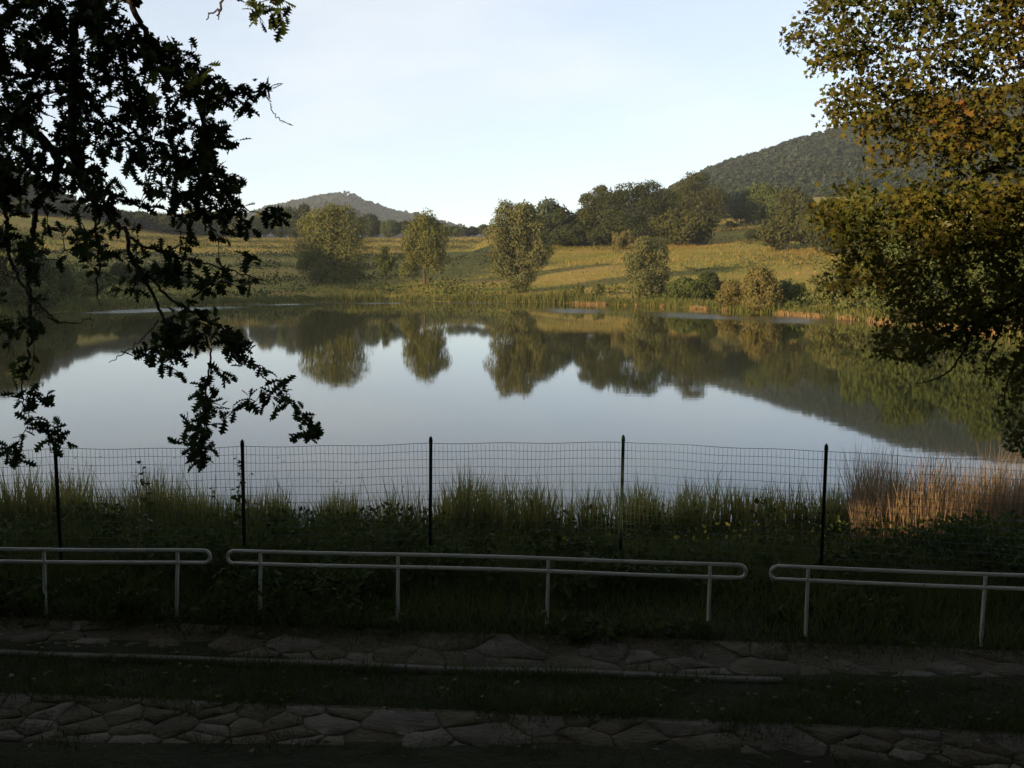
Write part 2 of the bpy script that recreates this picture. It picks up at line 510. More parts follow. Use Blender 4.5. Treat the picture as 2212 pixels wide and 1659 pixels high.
def ground_h(x, y):
    x, y = np.asarray(x, float), np.asarray(y, float)
    d = lake_dist(x, y)
    dl = np.maximum(d, 0)
    right = np.clip((x - 25) / 50, 0, 1)
    west = np.clip((8 - x) / 20, 0, 1)                 # the western half climbs more gently and farther
    crest = (112 + 170 * right) * (1 - west) + 285 * west
    far = 0.12 + 0.075 * np.minimum(dl, 25) + (0.118 - 0.055 * west) * np.clip(dl - 25, 0, crest - 25) - 0.05 * np.clip(dl - crest, 0, 250)
    far = far + 0.5 * (vnoise(x, y, 17, 3) - 0.5) * np.clip(dl / 12, 0, 1) + 1.6 * (vnoise(x, y, 60, 4) - 0.5) * np.clip(dl / 40, 0, 1)
    yy = y + KY * x * np.clip(1 - np.abs(y - 8) / 8, 0, 1)
    near = np.interp(yy, NEAR_Y, NEAR_Z) + 0.05 * np.maximum(np.abs(x) - 25, 0)
    near = near + 0.05 * (vnoise(x, y, 1.3, 5) - 0.5) * ((yy > 9.7) | (yy < 5.6))
    k = np.clip((y - 14) / 4, 0, 1)
    land = near * (1 - k) + far * k
    bed = -np.clip(-d * 0.28, 0, 1.6) - 0.02
    land = land + np.interp(y, [-25, 0, 20, 60, 110, 150, 175, 220], [0, 9, 27, 32, 48, 55, 33, 8]) * np.exp(-((x + 178) / 34) ** 2)  # unseen ridge west of the view, shaped to shade the far western shore
    return np.where(d > 0, np.maximum(land, 0.03), bed)


def hit(px, py, lo=60, hi=420):
    """Where a line of sight meets the far land."""
    r = ray(px, py)
    ys = np.arange(lo, hi, 0.5)
    P = r[None] * (ys / r[1])[:, None] + np.array([0, 0, EYE])
    h = ground_h(P[:, 0], P[:, 1])
    b = np.nonzero(P[:, 2] <= h)[0]
    return ys[b[0]] if len(b) else hi


def skyline(px):
    """How far away the land's edge against the sky is, in a direction of the photograph."""
    yv = np.arange(170, 470, 1.0)
    xv = (px - PW / 2) / FPX * yv / CP
    return float(yv[np.argmax((ground_h(xv, yv) - EYE) / yv)])


def axis_samples(c, a, s, n0, n1, lo, hi):
    u = np.concatenate([-np.linspace(1, 0, n0, endpoint=False) * math.asinh((c - lo) / a), np.linspace(0, 1, n1) * math.asinh((hi - c) / a)])
    return c + a * np.sinh(u) * s


xs = axis_samples(0, 9, 1, 150, 150, -3000, 3000)
ys = axis_samples(11, 9, 1, 60, 270, -900, 3600)
GX, GY = np.meshgrid(xs, ys)
GZ = ground_h(GX, GY)
nx, ny = len(xs), len(ys)
I = np.arange(nx * ny).reshape(ny, nx)
GF = np.stack([I[:-1, :-1], I[:-1, 1:], I[1:, 1:], I[1:, :-1]], -1).reshape(-1, 4)
GROUND = ground_material()
tag(build('ground', np.stack([GX, GY, GZ], -1).reshape(-1, 3), GF, GROUND, smooth=True), kind='structure')

wm = water_material([(-41, 117, 14, 6, 1.15), (-24, 138.5, 17, 5.0, 0.42), (-5, 141, 12, 3.0, -0.2), (7, 114, 4.5, 9, 0.1), (18, 102, 5, 10, 0.3), (26, 93, 6, 8, 0.2)])
WV = [(-90, 11, 0), (70, 11, 0), (70, 168, 0), (-90, 168, 0)]
tag(build('water', WV, [(0, 1, 2, 3)], wm), kind='structure')


# hills: a smooth body with a wood of many small crowns on it
def hill(name, label_wood, ridge, dist, depth, seed, spacing, size, zlow, mat='hill_wood'):
    """ridge: places of the skyline in the photograph; dist metres away; the slope falls towards the viewer over depth metres."""
    rng = np.random.default_rng(seed)
    rp = np.array([at(px, py, dist) for px, py in ridge])
    x = np.linspace(rp[0, 0], rp[-1, 0], 90)
    top = np.interp(x, rp[:, 0], rp[:, 2]) - size * 0.8
    t = np.linspace(0, 1.6, 44)
    V = []
    for k in t:
        s = 1 - abs(k - 1) if k <= 1 else 1 - (k - 1) * 1.2
        prof = max(0.0, s) ** 0.85
        yy = dist - depth * (1 - k)
        V.append(np.stack([x * (yy / dist) ** 0.5, np.full_like(x, yy), zlow + (top - zlow) * prof + (vnoise(x, np.full_like(x, yy), dist * 0.06, seed) - 0.5) * dist * 0.007 * min(1, 2.2 * abs(k - 1))], -1))
    V = np.array(V)
    J = np.arange(V.shape[0] * V.shape[1]).reshape(V.shape[:2])
    F = np.stack([J[:-1, :-1], J[:-1, 1:], J[1:, 1:], J[1:, :-1]], -1).reshape(-1, 4)
    tag(build(name, V.reshape(-1, 3), F, M[mat], smooth=True), kind='structure')
    # crowns
    ico = clump(rng)
    pts = []
    nu, nv = V.shape[1] - 1, V.shape[0] - 1
    for i in range(nv):
        if t[i] > 1.06: break
        if t[i] < 0.12: continue
        for j in range(nu):
            a, b, c, d = V[i, j], V[i, j + 1], V[i + 1, j + 1], V[i + 1, j]
            area = np.linalg.norm(np.cross(b - a, d - a))
            m = rng.poisson(area / spacing ** 2)
            for _ in range(m):
                u, v = rng.random(2)
                pts.append((a * (1 - u) + b * u) * (1 - v) + (d * (1 - u) + c * u) * v)
    P = np.array(pts)
    S = rng.uniform(0.62, 1.25, len(P)) * size
    n = len(P)
    a = rng.uniform(0, 6.28, n)
    FR = np.stack([np.stack([np.cos(a), np.sin(a), 0 * a], 1), np.stack([-np.sin(a), np.cos(a), 0 * a], 1), np.tile([0, 0, 1.0], (n, 1))], 1)
    CV, CF = stamp(ico[0], ico[1], P + np.stack([0 * a, 0 * a, S * 0.35], 1), FR, np.stack([S, S, S * rng.uniform(0.8, 1.25, n)], 1))
    CV = CV + rng.normal(0, size * 0.06, CV.shape)
    tag(build(name.replace('hill', 'wood') if 'hill' in name else name + '_wood', CV, CF, M[mat]), label_wood, 'wood', kind='stuff')


def clump(rng):
    """A small crown of leaf sprays, unit radius."""
    d = rdir(11, rng)
    d[:, 2] = np.abs(d[:, 2]) * 1.2 - 0.25
    return stamp(TUF_V, TUF_F, d * 0.72, frames(rdir(11, rng), unit(d * 0.6 + rdir(11, rng) * 0.25 + np.array([0, -0.35, 0.8]))), rng.uniform(0.8, 1.25, 11))


hill('mountain', 'hazy woodland covering the high ridge beyond the meadow',
     [(1290, 470), (1380, 432), (1440, 405), (1500, 378), (1540, 356), (1600, 336), (1650, 323), (1700, 303), (1760, 286), (1810, 270), (1870, 248), (1990, 206), (2200, 176), (2450, 150), (2800, 160), (3100, 260)],
     780, 430, 21, 4.2, 2.4, 8)
hill('hill', 'bluish woodland on the small peaked hill far behind the willows',
     [(350, 530), (430, 500), (500, 474), (560, 454), (600, 441), (650, 431), (700, 420), (742, 414), (760, 420), (800, 439), (850, 456), (900, 462), (950, 478), (1010, 492), (1100, 505)],
     1900, 640, 22, 11, 6.5, 12)


hill('western_hill', 'woodland coloured dark for shade on the hill behind the oak leaves',
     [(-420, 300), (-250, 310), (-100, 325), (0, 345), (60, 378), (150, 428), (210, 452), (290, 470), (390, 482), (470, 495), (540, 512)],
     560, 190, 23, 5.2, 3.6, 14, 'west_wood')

# ------------------------------------------------------------------ trees of the far shore
def auto_lobes(rng, rx, zc, rz, k, rl, core=0.6):
    L_ = [(0, 0, zc, rx * core, rz * core)]
    for i in range(k):
        d = unit(rng.normal(size=3))
        s = rng.uniform(0.55, 0.75)
        r = rl * rx * rng.uniform(0.75, 1.25)
        L_.append((d[0] * rx * s, d[1] * rx * s, zc + d[2] * rz * s, r, r * rng.uniform(0.8, 1.15)))
    return L_


def crown_mesh(rng, lobes, n, size, droop):
    n, size = int(n * 2.6), size * 0.86
    wts = np.array([l[3] * (l[3] + l[4]) for l in lobes]); wts /= wts.sum()
    P, N = [], []
    for l, wgt in zip(lobes, wts):
        m = max(20, int(n * wgt))
        d = rdir(m, rng)
        d[:, 2] = np.where((d[:, 2] < -0.35) & (rng.random(m) < 0.5), -d[:, 2], d[:, 2])
        ph = rng.uniform(0, 6, 3)
        bump = 1 + 0.13 * (np.sin(d[:, 0] * 5 + ph[0]) + np.sin(d[:, 1] * 6 + ph[1]) + np.sin(d[:, 2] * 5 + ph[2])) / 1.5
        r = bump * (1 - 0.40 * rng.random(m) ** 2.6) * (1 + 0.10 * rng.normal(size=m))
        P.append(np.stack([l[0] + d[:, 0] * l[3] * r, l[1] + d[:, 1] * l[3] * r, l[2] + d[:, 2] * l[4] * r], 1))
        N.append(d)
    P, N = np.concatenate(P), np.concatenate(N)
    m = len(P)
    nor = unit(N * 1.5 + rdir(m, rng) * 0.45)
    ax = rdir(m, rng)
    if droop: ax = unit(ax * 1.1 + np.array([0, 0, -1.0]))
    S = size * rng.uniform(0.6, 1.35, m)
    sc = np.stack([S * (0.8 if droop else 1), S * (1.2 if droop else 1), S], 1)
    return stamp(TUF_V, TUF_F, P, frames(ax, nor), sc)


CROWNS = {}


def shared_crown(shape, idx):
    """A crown one unit in half width and height, used by many of the smaller trees."""
    if (shape, idx) not in CROWNS:
        rng = np.random.default_rng(500 + idx)
        lb = auto_lobes(rng, 1.0, 0.5, 0.5, 15 + 3 * idx, 0.36 - 0.02 * idx)
        mz, lo, mxw = max(l[2] + l[4] for l in lb), min(l[2] - l[4] for l in lb), max(abs(l[0]) + l[3] for l in lb)
        V, F = crown_mesh(rng, lb, 5600, 0.085, shape == 'willow')
        V[:, :2] /= mxw
        V[:, 2] = np.maximum((V[:, 2] - lo) / (mz - lo), 0.01)
        me = rawmesh('crown', V, F)
        me.materials.append(M['dark_tree'])
        CROWNS[(shape, idx)] = me
    return CROWNS[(shape, idx)]


def tree(name, label, cat, px, base_py, top_py, wid_px, mat, shape='round', n=5200, size=0.34, group=None, low=0.12, seed=None, lobes=None, dist=None, trunk=0.02, k=15, rl=0.36):
    rng = np.random.default_rng(seed if seed is not None else abs(int(px * 7 + top_py)))
    y = dist or hit(px, base_py)
    g = at(px, base_py, y)
    x = g[0]
    z0 = float(ground_h(np.array([x]), np.array([y]))[0])
    ztop = at(px, top_py, y)[2]
    H = ztop - z0
    W = 1.1 * wid_px / FPX * y / 2
    root = tag(empty(name, (x, y, z0)), label, cat, group)
    if lobes:           # given as (dx, height, radius, vertical radius) in shares of the tree's half width and height
        rngl = []
        for a, b, c, d in lobes:
            rngl.append((a * W, rng.uniform(-0.25, 0.25) * W, b * H, c * W, d * H))
            for _ in range(5):
                q = unit(rng.normal(size=3)); f = rng.uniform(0.55, 0.8)
                rngl.append((a * W + q[0] * c * W * f, q[1] * c * W * f, b * H + q[2] * d * H * f, c * W * 0.52, d * H * 0.52))
        lb = rngl
        V, F = crown_mesh(rng, lb, n, size, shape == 'willow')
        V[:, 2] = np.maximum(V[:, 2], 0.05)
        build('crown', V, F, mat, root)
    else:
        lb = auto_lobes(rng, W, H * 0.5, H * 0.5, 8, 0.3)
        c = link('crown', shared_crown(shape, int(rng.integers(0, 5))), None, root)
        c.scale = (W, W, H)
        c.rotation_euler = (0, 0, rng.uniform(0, 6.28))
        c.material_slots[0].link = 'OBJECT'
        c.material_slots[0].material = mat
    # trunk with limbs reaching into the crown
    r0 = max(0.12, H * trunk)
    hz = H * 0.62
    tp = smooth_line([(0, 0, -0.3), (rng.normal(0, .1), rng.normal(0, .1), hz * 0.35), (rng.normal(0, .25), rng.normal(0, .25), hz * 0.7), (rng.normal(0, .4), rng.normal(0, .4), hz)], 4)
    parts = [tube(tp, np.linspace(r0, r0 * 0.3, len(tp)), 7)]
    for i in range(6):
        s = tp[rng.integers(3, len(tp) - 1)]
        l = lb[rng.integers(0, len(lb))]
        e = np.array(l[:3])
        mid = (s + e) / 2 + rng.normal(0, 0.2, 3)
        parts.append(tube(smooth_line([s, mid, e], 4), np.linspace(r0 * 0.4, r0 * 0.1, 9), 5))
    TV, TF = join(parts)
    tag(build('trunk', TV, TF, M['bark'], root))
    return root


T = tree
T('willow_tree', 'broad rounded olive willow beside the water, widest tree on the far shore', 'tree', 722, 612, 447, 150, M['willow'], 'willow', n=11000, low=0.02, size=0.30,
  lobes=[(-0.42, 0.70, 0.52, 0.26), (0.30, 0.72, 0.55, 0.27), (-0.05, 0.80, 0.45, 0.20), (-0.58, 0.42, 0.42, 0.26), (0.45, 0.44, 0.52, 0.30), (0.0, 0.40, 0.6, 0.30), (-0.5, 0.18, 0.45, 0.18), (0.45, 0.16, 0.48, 0.17), (0.0, 0.12, 0.6, 0.14)])
T('young_tree', 'small dark green tree between the two willows near the water', 'tree', 832, 615, 528, 46, M['green_tree'], n=1700, size=0.24, lobes=[(0.0, 0.84, 0.34, 0.14), (-0.35, 0.6, 0.5, 0.15), (0.4, 0.52, 0.5, 0.16), (0.0, 0.42, 0.6, 0.18)])
T('willow_tree', 'narrower willow with a visible trunk, right of the small dark tree', 'tree', 918, 618, 458, 106, M['willow'], 'willow', n=8000, low=0.05, size=0.28,
  lobes=[(0.08, 0.80, 0.52, 0.20), (-0.42, 0.66, 0.44, 0.20), (0.42, 0.62, 0.46, 0.22), (-0.3, 0.42, 0.48, 0.2), (0.35, 0.36, 0.45, 0.2), (-0.55, 0.20, 0.38, 0.16), (0.02, 0.55, 0.55, 0.25)])
T('willow_tree', 'tall loose grey-green willow standing in reeds at the middle of the shore', 'tree', 1118, 632, 438, 142, M['willow_grey'], 'willow', n=11000, low=0.03, size=0.28,
  lobes=[(-0.32, 0.84, 0.34, 0.16), (0.15, 0.86, 0.38, 0.13), (-0.55, 0.64, 0.40, 0.18), (0.38, 0.66, 0.50, 0.2), (-0.05, 0.62, 0.5, 0.22), (-0.35, 0.38, 0.46, 0.2), (0.30, 0.36, 0.44, 0.2), (0.0, 0.16, 0.48, 0.15), (0.62, 0.45, 0.34, 0.15)])
T('willow_tree', 'short feathery pale willow in front of the open meadow', 'tree', 1398, 646, 515, 104, M['willow_grey'], 'willow', n=6500, low=0.03, size=0.25,
  lobes=[(-0.05, 0.80, 0.48, 0.20), (0.42, 0.70, 0.42, 0.2), (-0.48, 0.56, 0.42, 0.2), (0.35, 0.40, 0.52, 0.22), (-0.25, 0.30, 0.55, 0.2), (0.1, 0.15, 0.6, 0.15)])
T('willow_bush', 'tawny willow bush with a round top leaning over the water', 'bush', 1640, 673, 577, 82, M['willow_warm'], 'willow', n=5000, low=0.0, size=0.22,
  lobes=[(0.0, 0.74, 0.62, 0.25), (-0.3, 0.42, 0.6, 0.26), (0.45, 0.45, 0.52, 0.26), (0.05, 0.18, 0.85, 0.18)])
T('willow_bush', 'small tawny willow bush against the side of the round-topped one', 'bush', 1577, 668, 604, 60, M['willow_warm'], 'willow', n=3000, low=0.0, size=0.2,
  lobes=[(0.0, 0.68, 0.62, 0.30), (-0.4, 0.36, 0.5, 0.28), (0.4, 0.34, 0.55, 0.28)])
T('bush', 'dark low bush beside the feathery pale willow', 'bush', 1492, 650, 598, 90, M['green_tree'], n=3000, low=0.0, size=0.24, k=18)
T('bush', 'dark bush between the low bush and the tawny willow bushes', 'bush', 1540, 648, 588, 70, M['dark_tree'], n=2600, low=0.0, size=0.24)
T('bush', 'small pale bush in the reeds left of the feathery willow', 'bush', 1292, 640, 612, 26, M['willow'], n=900, low=0.0, size=0.2)
T('bush', 'tiny rounded bush in the reeds near the tall loose willow', 'bush', 1252, 640, 614, 22, M['willow'], n=800, low=0.0, size=0.2)
T('bush', 'low dark bush half hidden behind the round-topped tawny bush', 'bush', 1705, 665, 606, 66, M['green_tree'], n=2400, low=0.0, size=0.24)
# the wooded edge above the meadow
G = 'trees along the top of the meadow'
T('oak_tree', 'bluish tree rising behind the tall loose willow', 'tree', 1166, 530, 430, 107, M['blue_tree'], n=5000, low=0.0, group=G, size=0.4, k=22, rl=0.3)
T('oak_tree', 'dense dark tree next to the bluish one above the meadow', 'tree', 1228, 527, 444, 117, M['dark_tree'], n=5200, low=0.0, group=G, size=0.4, k=20)
T('oak_tree', 'tree with a small separate top knot above the dark wood edge', 'tree', 1290, 525, 400, 99, M['warm_tree'], n=5000, low=0.0, group=G, size=0.4,
  lobes=[(0.1, 0.90, 0.32, 0.10), (-0.3, 0.70, 0.42, 0.16), (0.35, 0.66, 0.5, 0.2), (0.0, 0.42, 0.8, 0.24), (-0.4, 0.3, 0.5, 0.2)])
T('oak_tree', 'largest dark spreading oak of the wood edge over the meadow', 'tree', 1374, 528, 391, 171, M['dark_tree'], n=9000, low=0.0, group=G, size=0.4,
  lobes=[(0.30, 0.86, 0.34, 0.14), (-0.18, 0.84, 0.34, 0.14), (-0.55, 0.66, 0.42, 0.2), (0.62, 0.64, 0.38, 0.2), (0.0, 0.62, 0.55, 0.24), (-0.4, 0.36, 0.5, 0.22), (0.45, 0.34, 0.52, 0.22), (0.0, 0.25, 0.6, 0.2)])
T('round_tree', 'rounded brownish tree at the open end of the wood edge', 'tree', 1478, 530, 449, 117, M['warm_tree'], n=5200, low=0.0, group=G, size=0.34, k=24, rl=0.32)
T('oak_tree', 'tall oak on the rise whose crown stands against the mountain', 'tree', 1500, 462, 374, 133, M['warm_tree'], n=6500, low=0.0, group=G, size=0.42, dist=275,
  lobes=[(0.05, 0.84, 0.40, 0.17), (-0.3, 0.62, 0.5, 0.22), (0.42, 0.58, 0.5, 0.2), (-0.5, 0.36, 0.46, 0.18), (0.55, 0.30, 0.42, 0.18), (0.0, 0.42, 0.7, 0.24)])
T('round_tree', 'round blackish green tree on the hill pasture', 'tree', 1600, 462, 404, 81, M['blue_tree'], n=3800, low=0.0, group=G, size=0.36, dist=290)
T('round_tree', 'rounded mid green tree touching the blackish one on the pasture', 'tree', 1652, 464, 399, 94, M['green_tree'], n=4200, low=0.0, group=G, size=0.36, dist=285)
T('oak_tree', 'brown-leaved tree standing behind a dark leaning one on the pasture', 'tree', 1716, 485, 404, 79, M['warm_tree'], n=4000, low=0.0, group=G, size=0.36, dist=262)
T('oak_tree', 'dark leaning tree at the edge of the tawny upper meadow', 'tree', 1702, 540, 446, 117, M['warm_tree'], n=5600, low=0.0, group=G, size=0.34, k=22)
T('oak_tree', 'dark tree just beside the maple twigs at the meadow edge', 'tree', 1790, 548, 430, 110, M['dark_tree'], n=5200, low=0.0, group=G, size=0.36)
T('oak_tree', 'tree on the slope seen through the maple leaves', 'tree', 1900, 570, 410, 166, M['green_tree'], n=6500, low=0.0, group=G, size=0.36)
T('willow_tree', 'yellowish willow on the near side of the slope behind the maple', 'tree', 1830, 672, 560, 153, M['willow'], 'willow', n=5500, size=0.26, lobes=[(-0.1, 0.82, 0.45, 0.17), (0.4, 0.66, 0.46, 0.2), (-0.5, 0.6, 0.44, 0.2), (0.05, 0.5, 0.6, 0.24), (-0.4, 0.3, 0.5, 0.2), (0.45, 0.28, 0.5, 0.2), (0.0, 0.14, 0.65, 0.15)])
T('willow_tree', 'large green willow at the shore behind the maple branches', 'tree', 1985, 690, 470, 243, M['green_tree'], 'willow', n=8000, size=0.28, lobes=[(-0.1, 0.82, 0.45, 0.17), (0.4, 0.66, 0.46, 0.2), (-0.5, 0.6, 0.44, 0.2), (0.05, 0.5, 0.6, 0.24), (-0.4, 0.3, 0.5, 0.2), (0.45, 0.28, 0.5, 0.2), (0.0, 0.14, 0.65, 0.15)])
T('willow_tree', 'willow at the corner of the lake behind the lowest maple boughs', 'tree', 2150, 712, 480, 192, M['green_tree'], 'willow', n=7000, size=0.28, lobes=[(-0.1, 0.82, 0.45, 0.17), (0.4, 0.66, 0.46, 0.2), (-0.5, 0.6, 0.44, 0.2), (0.05, 0.5, 0.6, 0.24), (-0.4, 0.3, 0.5, 0.2), (0.45, 0.28, 0.5, 0.2), (0.0, 0.14, 0.65, 0.15)])
for px, by, ty, wd, mt, lab in [(1568, 470, 448, 46, 'willow', 'light green bush under the tall oak on the pasture'),
                                (1622, 478, 456, 34, 'warm_tree', 'little brown bush under the mid green pasture tree'),
                                (1540, 474, 458, 30, 'warm_tree', 'small bush at the foot of the tall oak'),
                                (1665, 470, 446, 40, 'green_tree', 'bush on the pasture below the mid green round tree'),
                                (1630, 520, 495, 36, 'dark_tree', 'dark bush alone in the shaded dip of the pasture'),
                                (1580, 492, 478, 26, 'warm_tree', 'tiny bush out on the open pasture'),
                                (1345, 540, 498, 44, 'willow_warm', 'pale bush at the foot of the largest dark oak')]:
    T('bush', lab, 'bush', px, by, ty, wd, M[mt], n=1300, low=0.0, size=0.3, k=10, group='bushes on the hill pasture')
T('bush', 'dark thicket filling the gap under the tree with the top knot', 'bush', 1300, 530, 486, 80, M['dark_tree'], n=2400, low=0.0, size=0.36, group=G)
T('bush', 'dark thicket at the foot of the dense dark tree', 'bush', 1232, 532, 488, 84, M['dark_tree'], n=2400, low=0.0, size=0.36, group=G)
# left of the middle: hedges and the trees under the small hill
H = 'hedge trees under the peaked hill'
for px, by, ty, wd, mt, lab in [(645, 495, 440, 62, 'dark_tree', 'dark round tree showing over the shoulder of the broad willow'),
                                (606, 497, 462, 50, 'green_tree', 'green hedge tree left of the dark round one'),
                                (800, 508, 463, 56, 'dark_tree', 'dark hedge tree showing between the two willows'),
                                (842, 508, 474, 50, 'green_tree', 'low hedge tree left of the trunked willow crown'),
                                (880, 510, 478, 40, 'dark_tree', 'hedge tree behind the trunked willow'),
                                (985, 520, 487, 46, 'green_tree', 'rounded hedge bush just right of the trunked willow'),
                                (1020, 522, 489, 44, 'dark_tree', 'dark hedge bush in the middle of the meadow skyline'),
                                (1052, 524, 484, 40, 'warm_tree', 'brown hedge bush next to the tall loose willow'),
                                (560, 500, 458, 60, 'willow', 'pale hedge tree behind the tip of the oak branch'),
                                (500, 500, 457, 70, 'willow', 'yellow-green bush lit by sun among the oak leaves'),
                                (440, 497, 452, 80, 'willow', 'sunlit yellow-green hedge tree glimpsed through the oak'),
                                (375, 497, 462, 90, 'dark_tree', 'dark hedge tree seen in a gap of the oak leaves beside the sunlit one'),
                                (300, 495, 455, 100, 'dark_tree', 'dark skyline tree behind the forked oak boughs'),
                                (215, 495, 450, 110, 'dark_tree', 'dark skyline tree behind the hanging oak stem'),
                                (125, 495, 440, 110, 'dark_tree', 'dark skyline tree behind the oak where its big bough bends'),
                                (40, 495, 430, 120, 'dark_tree', 'dark skyline tree behind the thickest oak bough')]:
    T('hedge_tree', lab, 'tree', px, by, ty, wd, M[mt], group=H, dist=skyline(px) - 5 + 3 * math.sin(px))
# the shaded wood on the western shore
WGRP = 'trees of the shaded shore behind the oak leaves'
for px, dist, ztop, wd, mt, lab in [(-120, 96, 9.5, 190, 'dark_tree', 'tree of the shaded shore just outside the oak curtain'),
                                    (15, 108, 8.6, 150, 'dark_tree', 'tallest shaded tree behind the oak leaves at the shore'),
                                    (105, 122, 6.2, 110, 'green_tree', 'shaded tree at the lake corner behind the thin oak stem'),
                                    (205, 140, 4.6, 90, 'green_tree', 'shaded low shore tree behind the drooping oak twigs'),
                                    (290, 152, 5.4, 90, 'dark_tree', 'shaded bushy tree where the shore turns'),
                                    (372, 160, 5.6, 100, 'green_tree', 'shaded low tree behind the forked oak branch'),
                                    (60, 104, 3.8, 120, 'green_tree', 'shaded bush hanging over the lake corner'),
                                    (160, 126, 3.4, 90, 'willow', 'pale shaded bush by the water behind the oak')]:
    xg = at(px, 600, dist)[0]
    T('shore_tree', lab, 'tree', px, 640, proj((xg, dist, ztop))[1], wd, M[mt], n=3600, low=0.0, size=0.36, k=20, dist=dist, group=WGRP)


# ------------------------------------------------------------------ meadow growth and far reeds (uncountable)
def scatter_far(n, x0, x1, y0, y1, rng):
    X, Y = rng.uniform(x0, x1, n), rng.uniform(y0, y1, n)
    return X, Y, lake_dist(X, Y)


rg = np.random.default_rng(11)
X, Y, D = scatter_far(330000, -150, 110, 85, 420, rg)
mask = vnoise(X * 0.4, Y, 11, 31) * 0.75 + vnoise(X * 0.6, Y, 4, 32) * 0.25
infr = np.abs(X) < Y * 0.56 + 6
keep = (D > 4) & (D < 270) & infr & (mask > 0.60)
X, Y = X[keep][:17000], Y[keep][:17000]
P = np.stack([X, Y, ground_h(X, Y)], 1)
V, F = blades(P, rg.uniform(0.3, 0.9, len(P)), rg.uniform(0.06, 0.16, len(P)), 0.35, rg)
tag(build('dry_weeds', V, F, M['dry_weed']), 'tall rusty brown weeds standing in bands across the far meadow', 'weeds', kind='stuff')
X, Y, D = scatter_far(200000, -150, 110, 85, 420, rg)
infr = np.abs(X) < Y * 0.56 + 6
keep = (D > 2) & (D < 280) & infr
X, Y = X[keep][:48000], Y[keep][:48000]
P = np.stack([X, Y, ground_h(X, Y)], 1)
V, F = blades(P, rg.uniform(0.15, 0.5, len(P)), rg.uniform(0.08, 0.22, len(P)), 0.4, rg)
tag(build('meadow_grass', V, F, M['meadow_blade']), 'olive meadow grass covering the far slope', 'grass', kind='stuff')
# scrub of small leafy tufts along the foot of the slope
X, Y, D = scatter_far(90000, -75, 90, 60, 190, rg)
keep = (D > 1.0) & (D < 13 + 12 * vnoise(X, Y, 14, 34)) & (vnoise(X, Y, 5, 33) > 0.40)
X, Y = X[keep][:24000], Y[keep][:24000]
P = np.stack([X, Y, ground_h(X, Y) + rg.uniform(0.1, 2.2, len(X)) * vnoise(X, Y, 4, 35)], 1)
V, F = stamp(TUF_V, TUF_F, P, frames(rdir(len(P), rg), rdir(len(P), rg) + np.array([0, 0, 0.8])), rg.uniform(0.2, 0.45, len(P)))
tag(build('shore_scrub', V, F, M['green_tree']), 'low green scrub along the foot of the far slope', 'scrub', kind='stuff')


# bands of scrub across the slope, thickest on its shaded western half
X, Y, D = scatter_far(320000, -150, 85, 120, 400, rg)
t_ = Y - 0.22 * X + 7 * (vnoise(X, Y, 22, 43) - 0.5)
band = np.zeros(len(X))
for c_, w_, x1_ in ((375, 10, -8), (322, 9, -20), (272, 8, -24), (228, 8, -26), (188, 7, -26)):
    band = np.maximum(band, (np.abs(t_ - c_) < w_ * vnoise(X, Y, 6, 44) * 1.6) * (X < x1_ + 14 * vnoise(Y, X, 9, 45)))
spot_ = vnoise(X, Y, 3.2, 46) * 0.6 + vnoise(X, Y, 13, 47) * 0.4 > 0.70
keep = (D > 6) & (np.abs(X) < Y * 0.54 + 4) & ((band > 0) | spot_)
X, Y = X[keep][:36000], Y[keep][:36000]
P = np.stack([X, Y, ground_h(X, Y) + rg.uniform(0.05, 1.9, len(X)) * vnoise(X, Y, 2.5, 48)], 1)
V, F = stamp(TUF_V, TUF_F, P, frames(rdir(len(P), rg), rdir(len(P), rg) * 0.6 + np.array([-0.4, -0.4, 0.7])), rg.uniform(0.25, 0.5, len(P)))
tag(build('slope_scrub', V, F, M['warm_tree']), 'bands and spots of dark scrub across the far meadow', 'scrub', kind='stuff')


def shore_points(i0, i1, n, lo, hi, rng):
    seg = LAKE[i0:i1 + 1]
    d = np.r_[0, np.cumsum(np.linalg.norm(np.diff(seg, axis=0), axis=1))]
    s = rng.uniform(0, d[-1], n)
    x, y = np.interp(s, d, seg[:, 0]), np.interp(s, d, seg[:, 1])
    k = np.clip(np.searchsorted(d, s) - 1, 0, len(seg) - 2)
    e = unit(seg[k + 1] - seg[k])
    nrm = np.stack([-e[:, 1], e[:, 0]], 1)      # the outline runs clockwise: its left is land
    off = rng.uniform(lo, hi, n)
    return x + nrm[:, 0] * off, y + nrm[:, 1] * off, s


X, Y, S = shore_points(3, 19, 15000, -0.8, 3.4, rg)
hh = (0.75 + 1.6 * vnoise(S, 0 * S, 2.6, 36) ** 1.5) * rg.uniform(0.7, 1.15, len(X)) * np.interp(X, [-6, -3, 12, 24], [0.7, 0.95, 0.9, 0.6])
P = np.stack([X, Y, np.maximum(ground_h(X, Y), -0.3)], 1)
V, F = blades(P, hh, rg.uniform(0.05, 0.13, len(P)), 0.08, rg)
tag(build('shore_reeds', V, F, M['reed_far']), 'green reeds fringing the far shore of the lake', 'reeds', kind='stuff')
X, Y, S = shore_points(12, 19, 6500, -1.1, -0.5, rg)
kp = vnoise(S, 0 * S, 2.2, 37) * 0.7 + vnoise(S, 0 * S, 0.7, 38) * 0.3 > 0.56
X, Y = X[kp], Y[kp]
P = np.stack([X, Y, np.full(len(X), -0.1)], 1)
V, F = blades(P, rg.uniform(0.2, 0.62, len(P)), rg.uniform(0.05, 0.13, len(P)), 0.12, rg)
tag(build('dead_reeds', V, F, M['straw']), 'straw-coloured dead reed stems at the far waterline', 'reeds', kind='stuff')

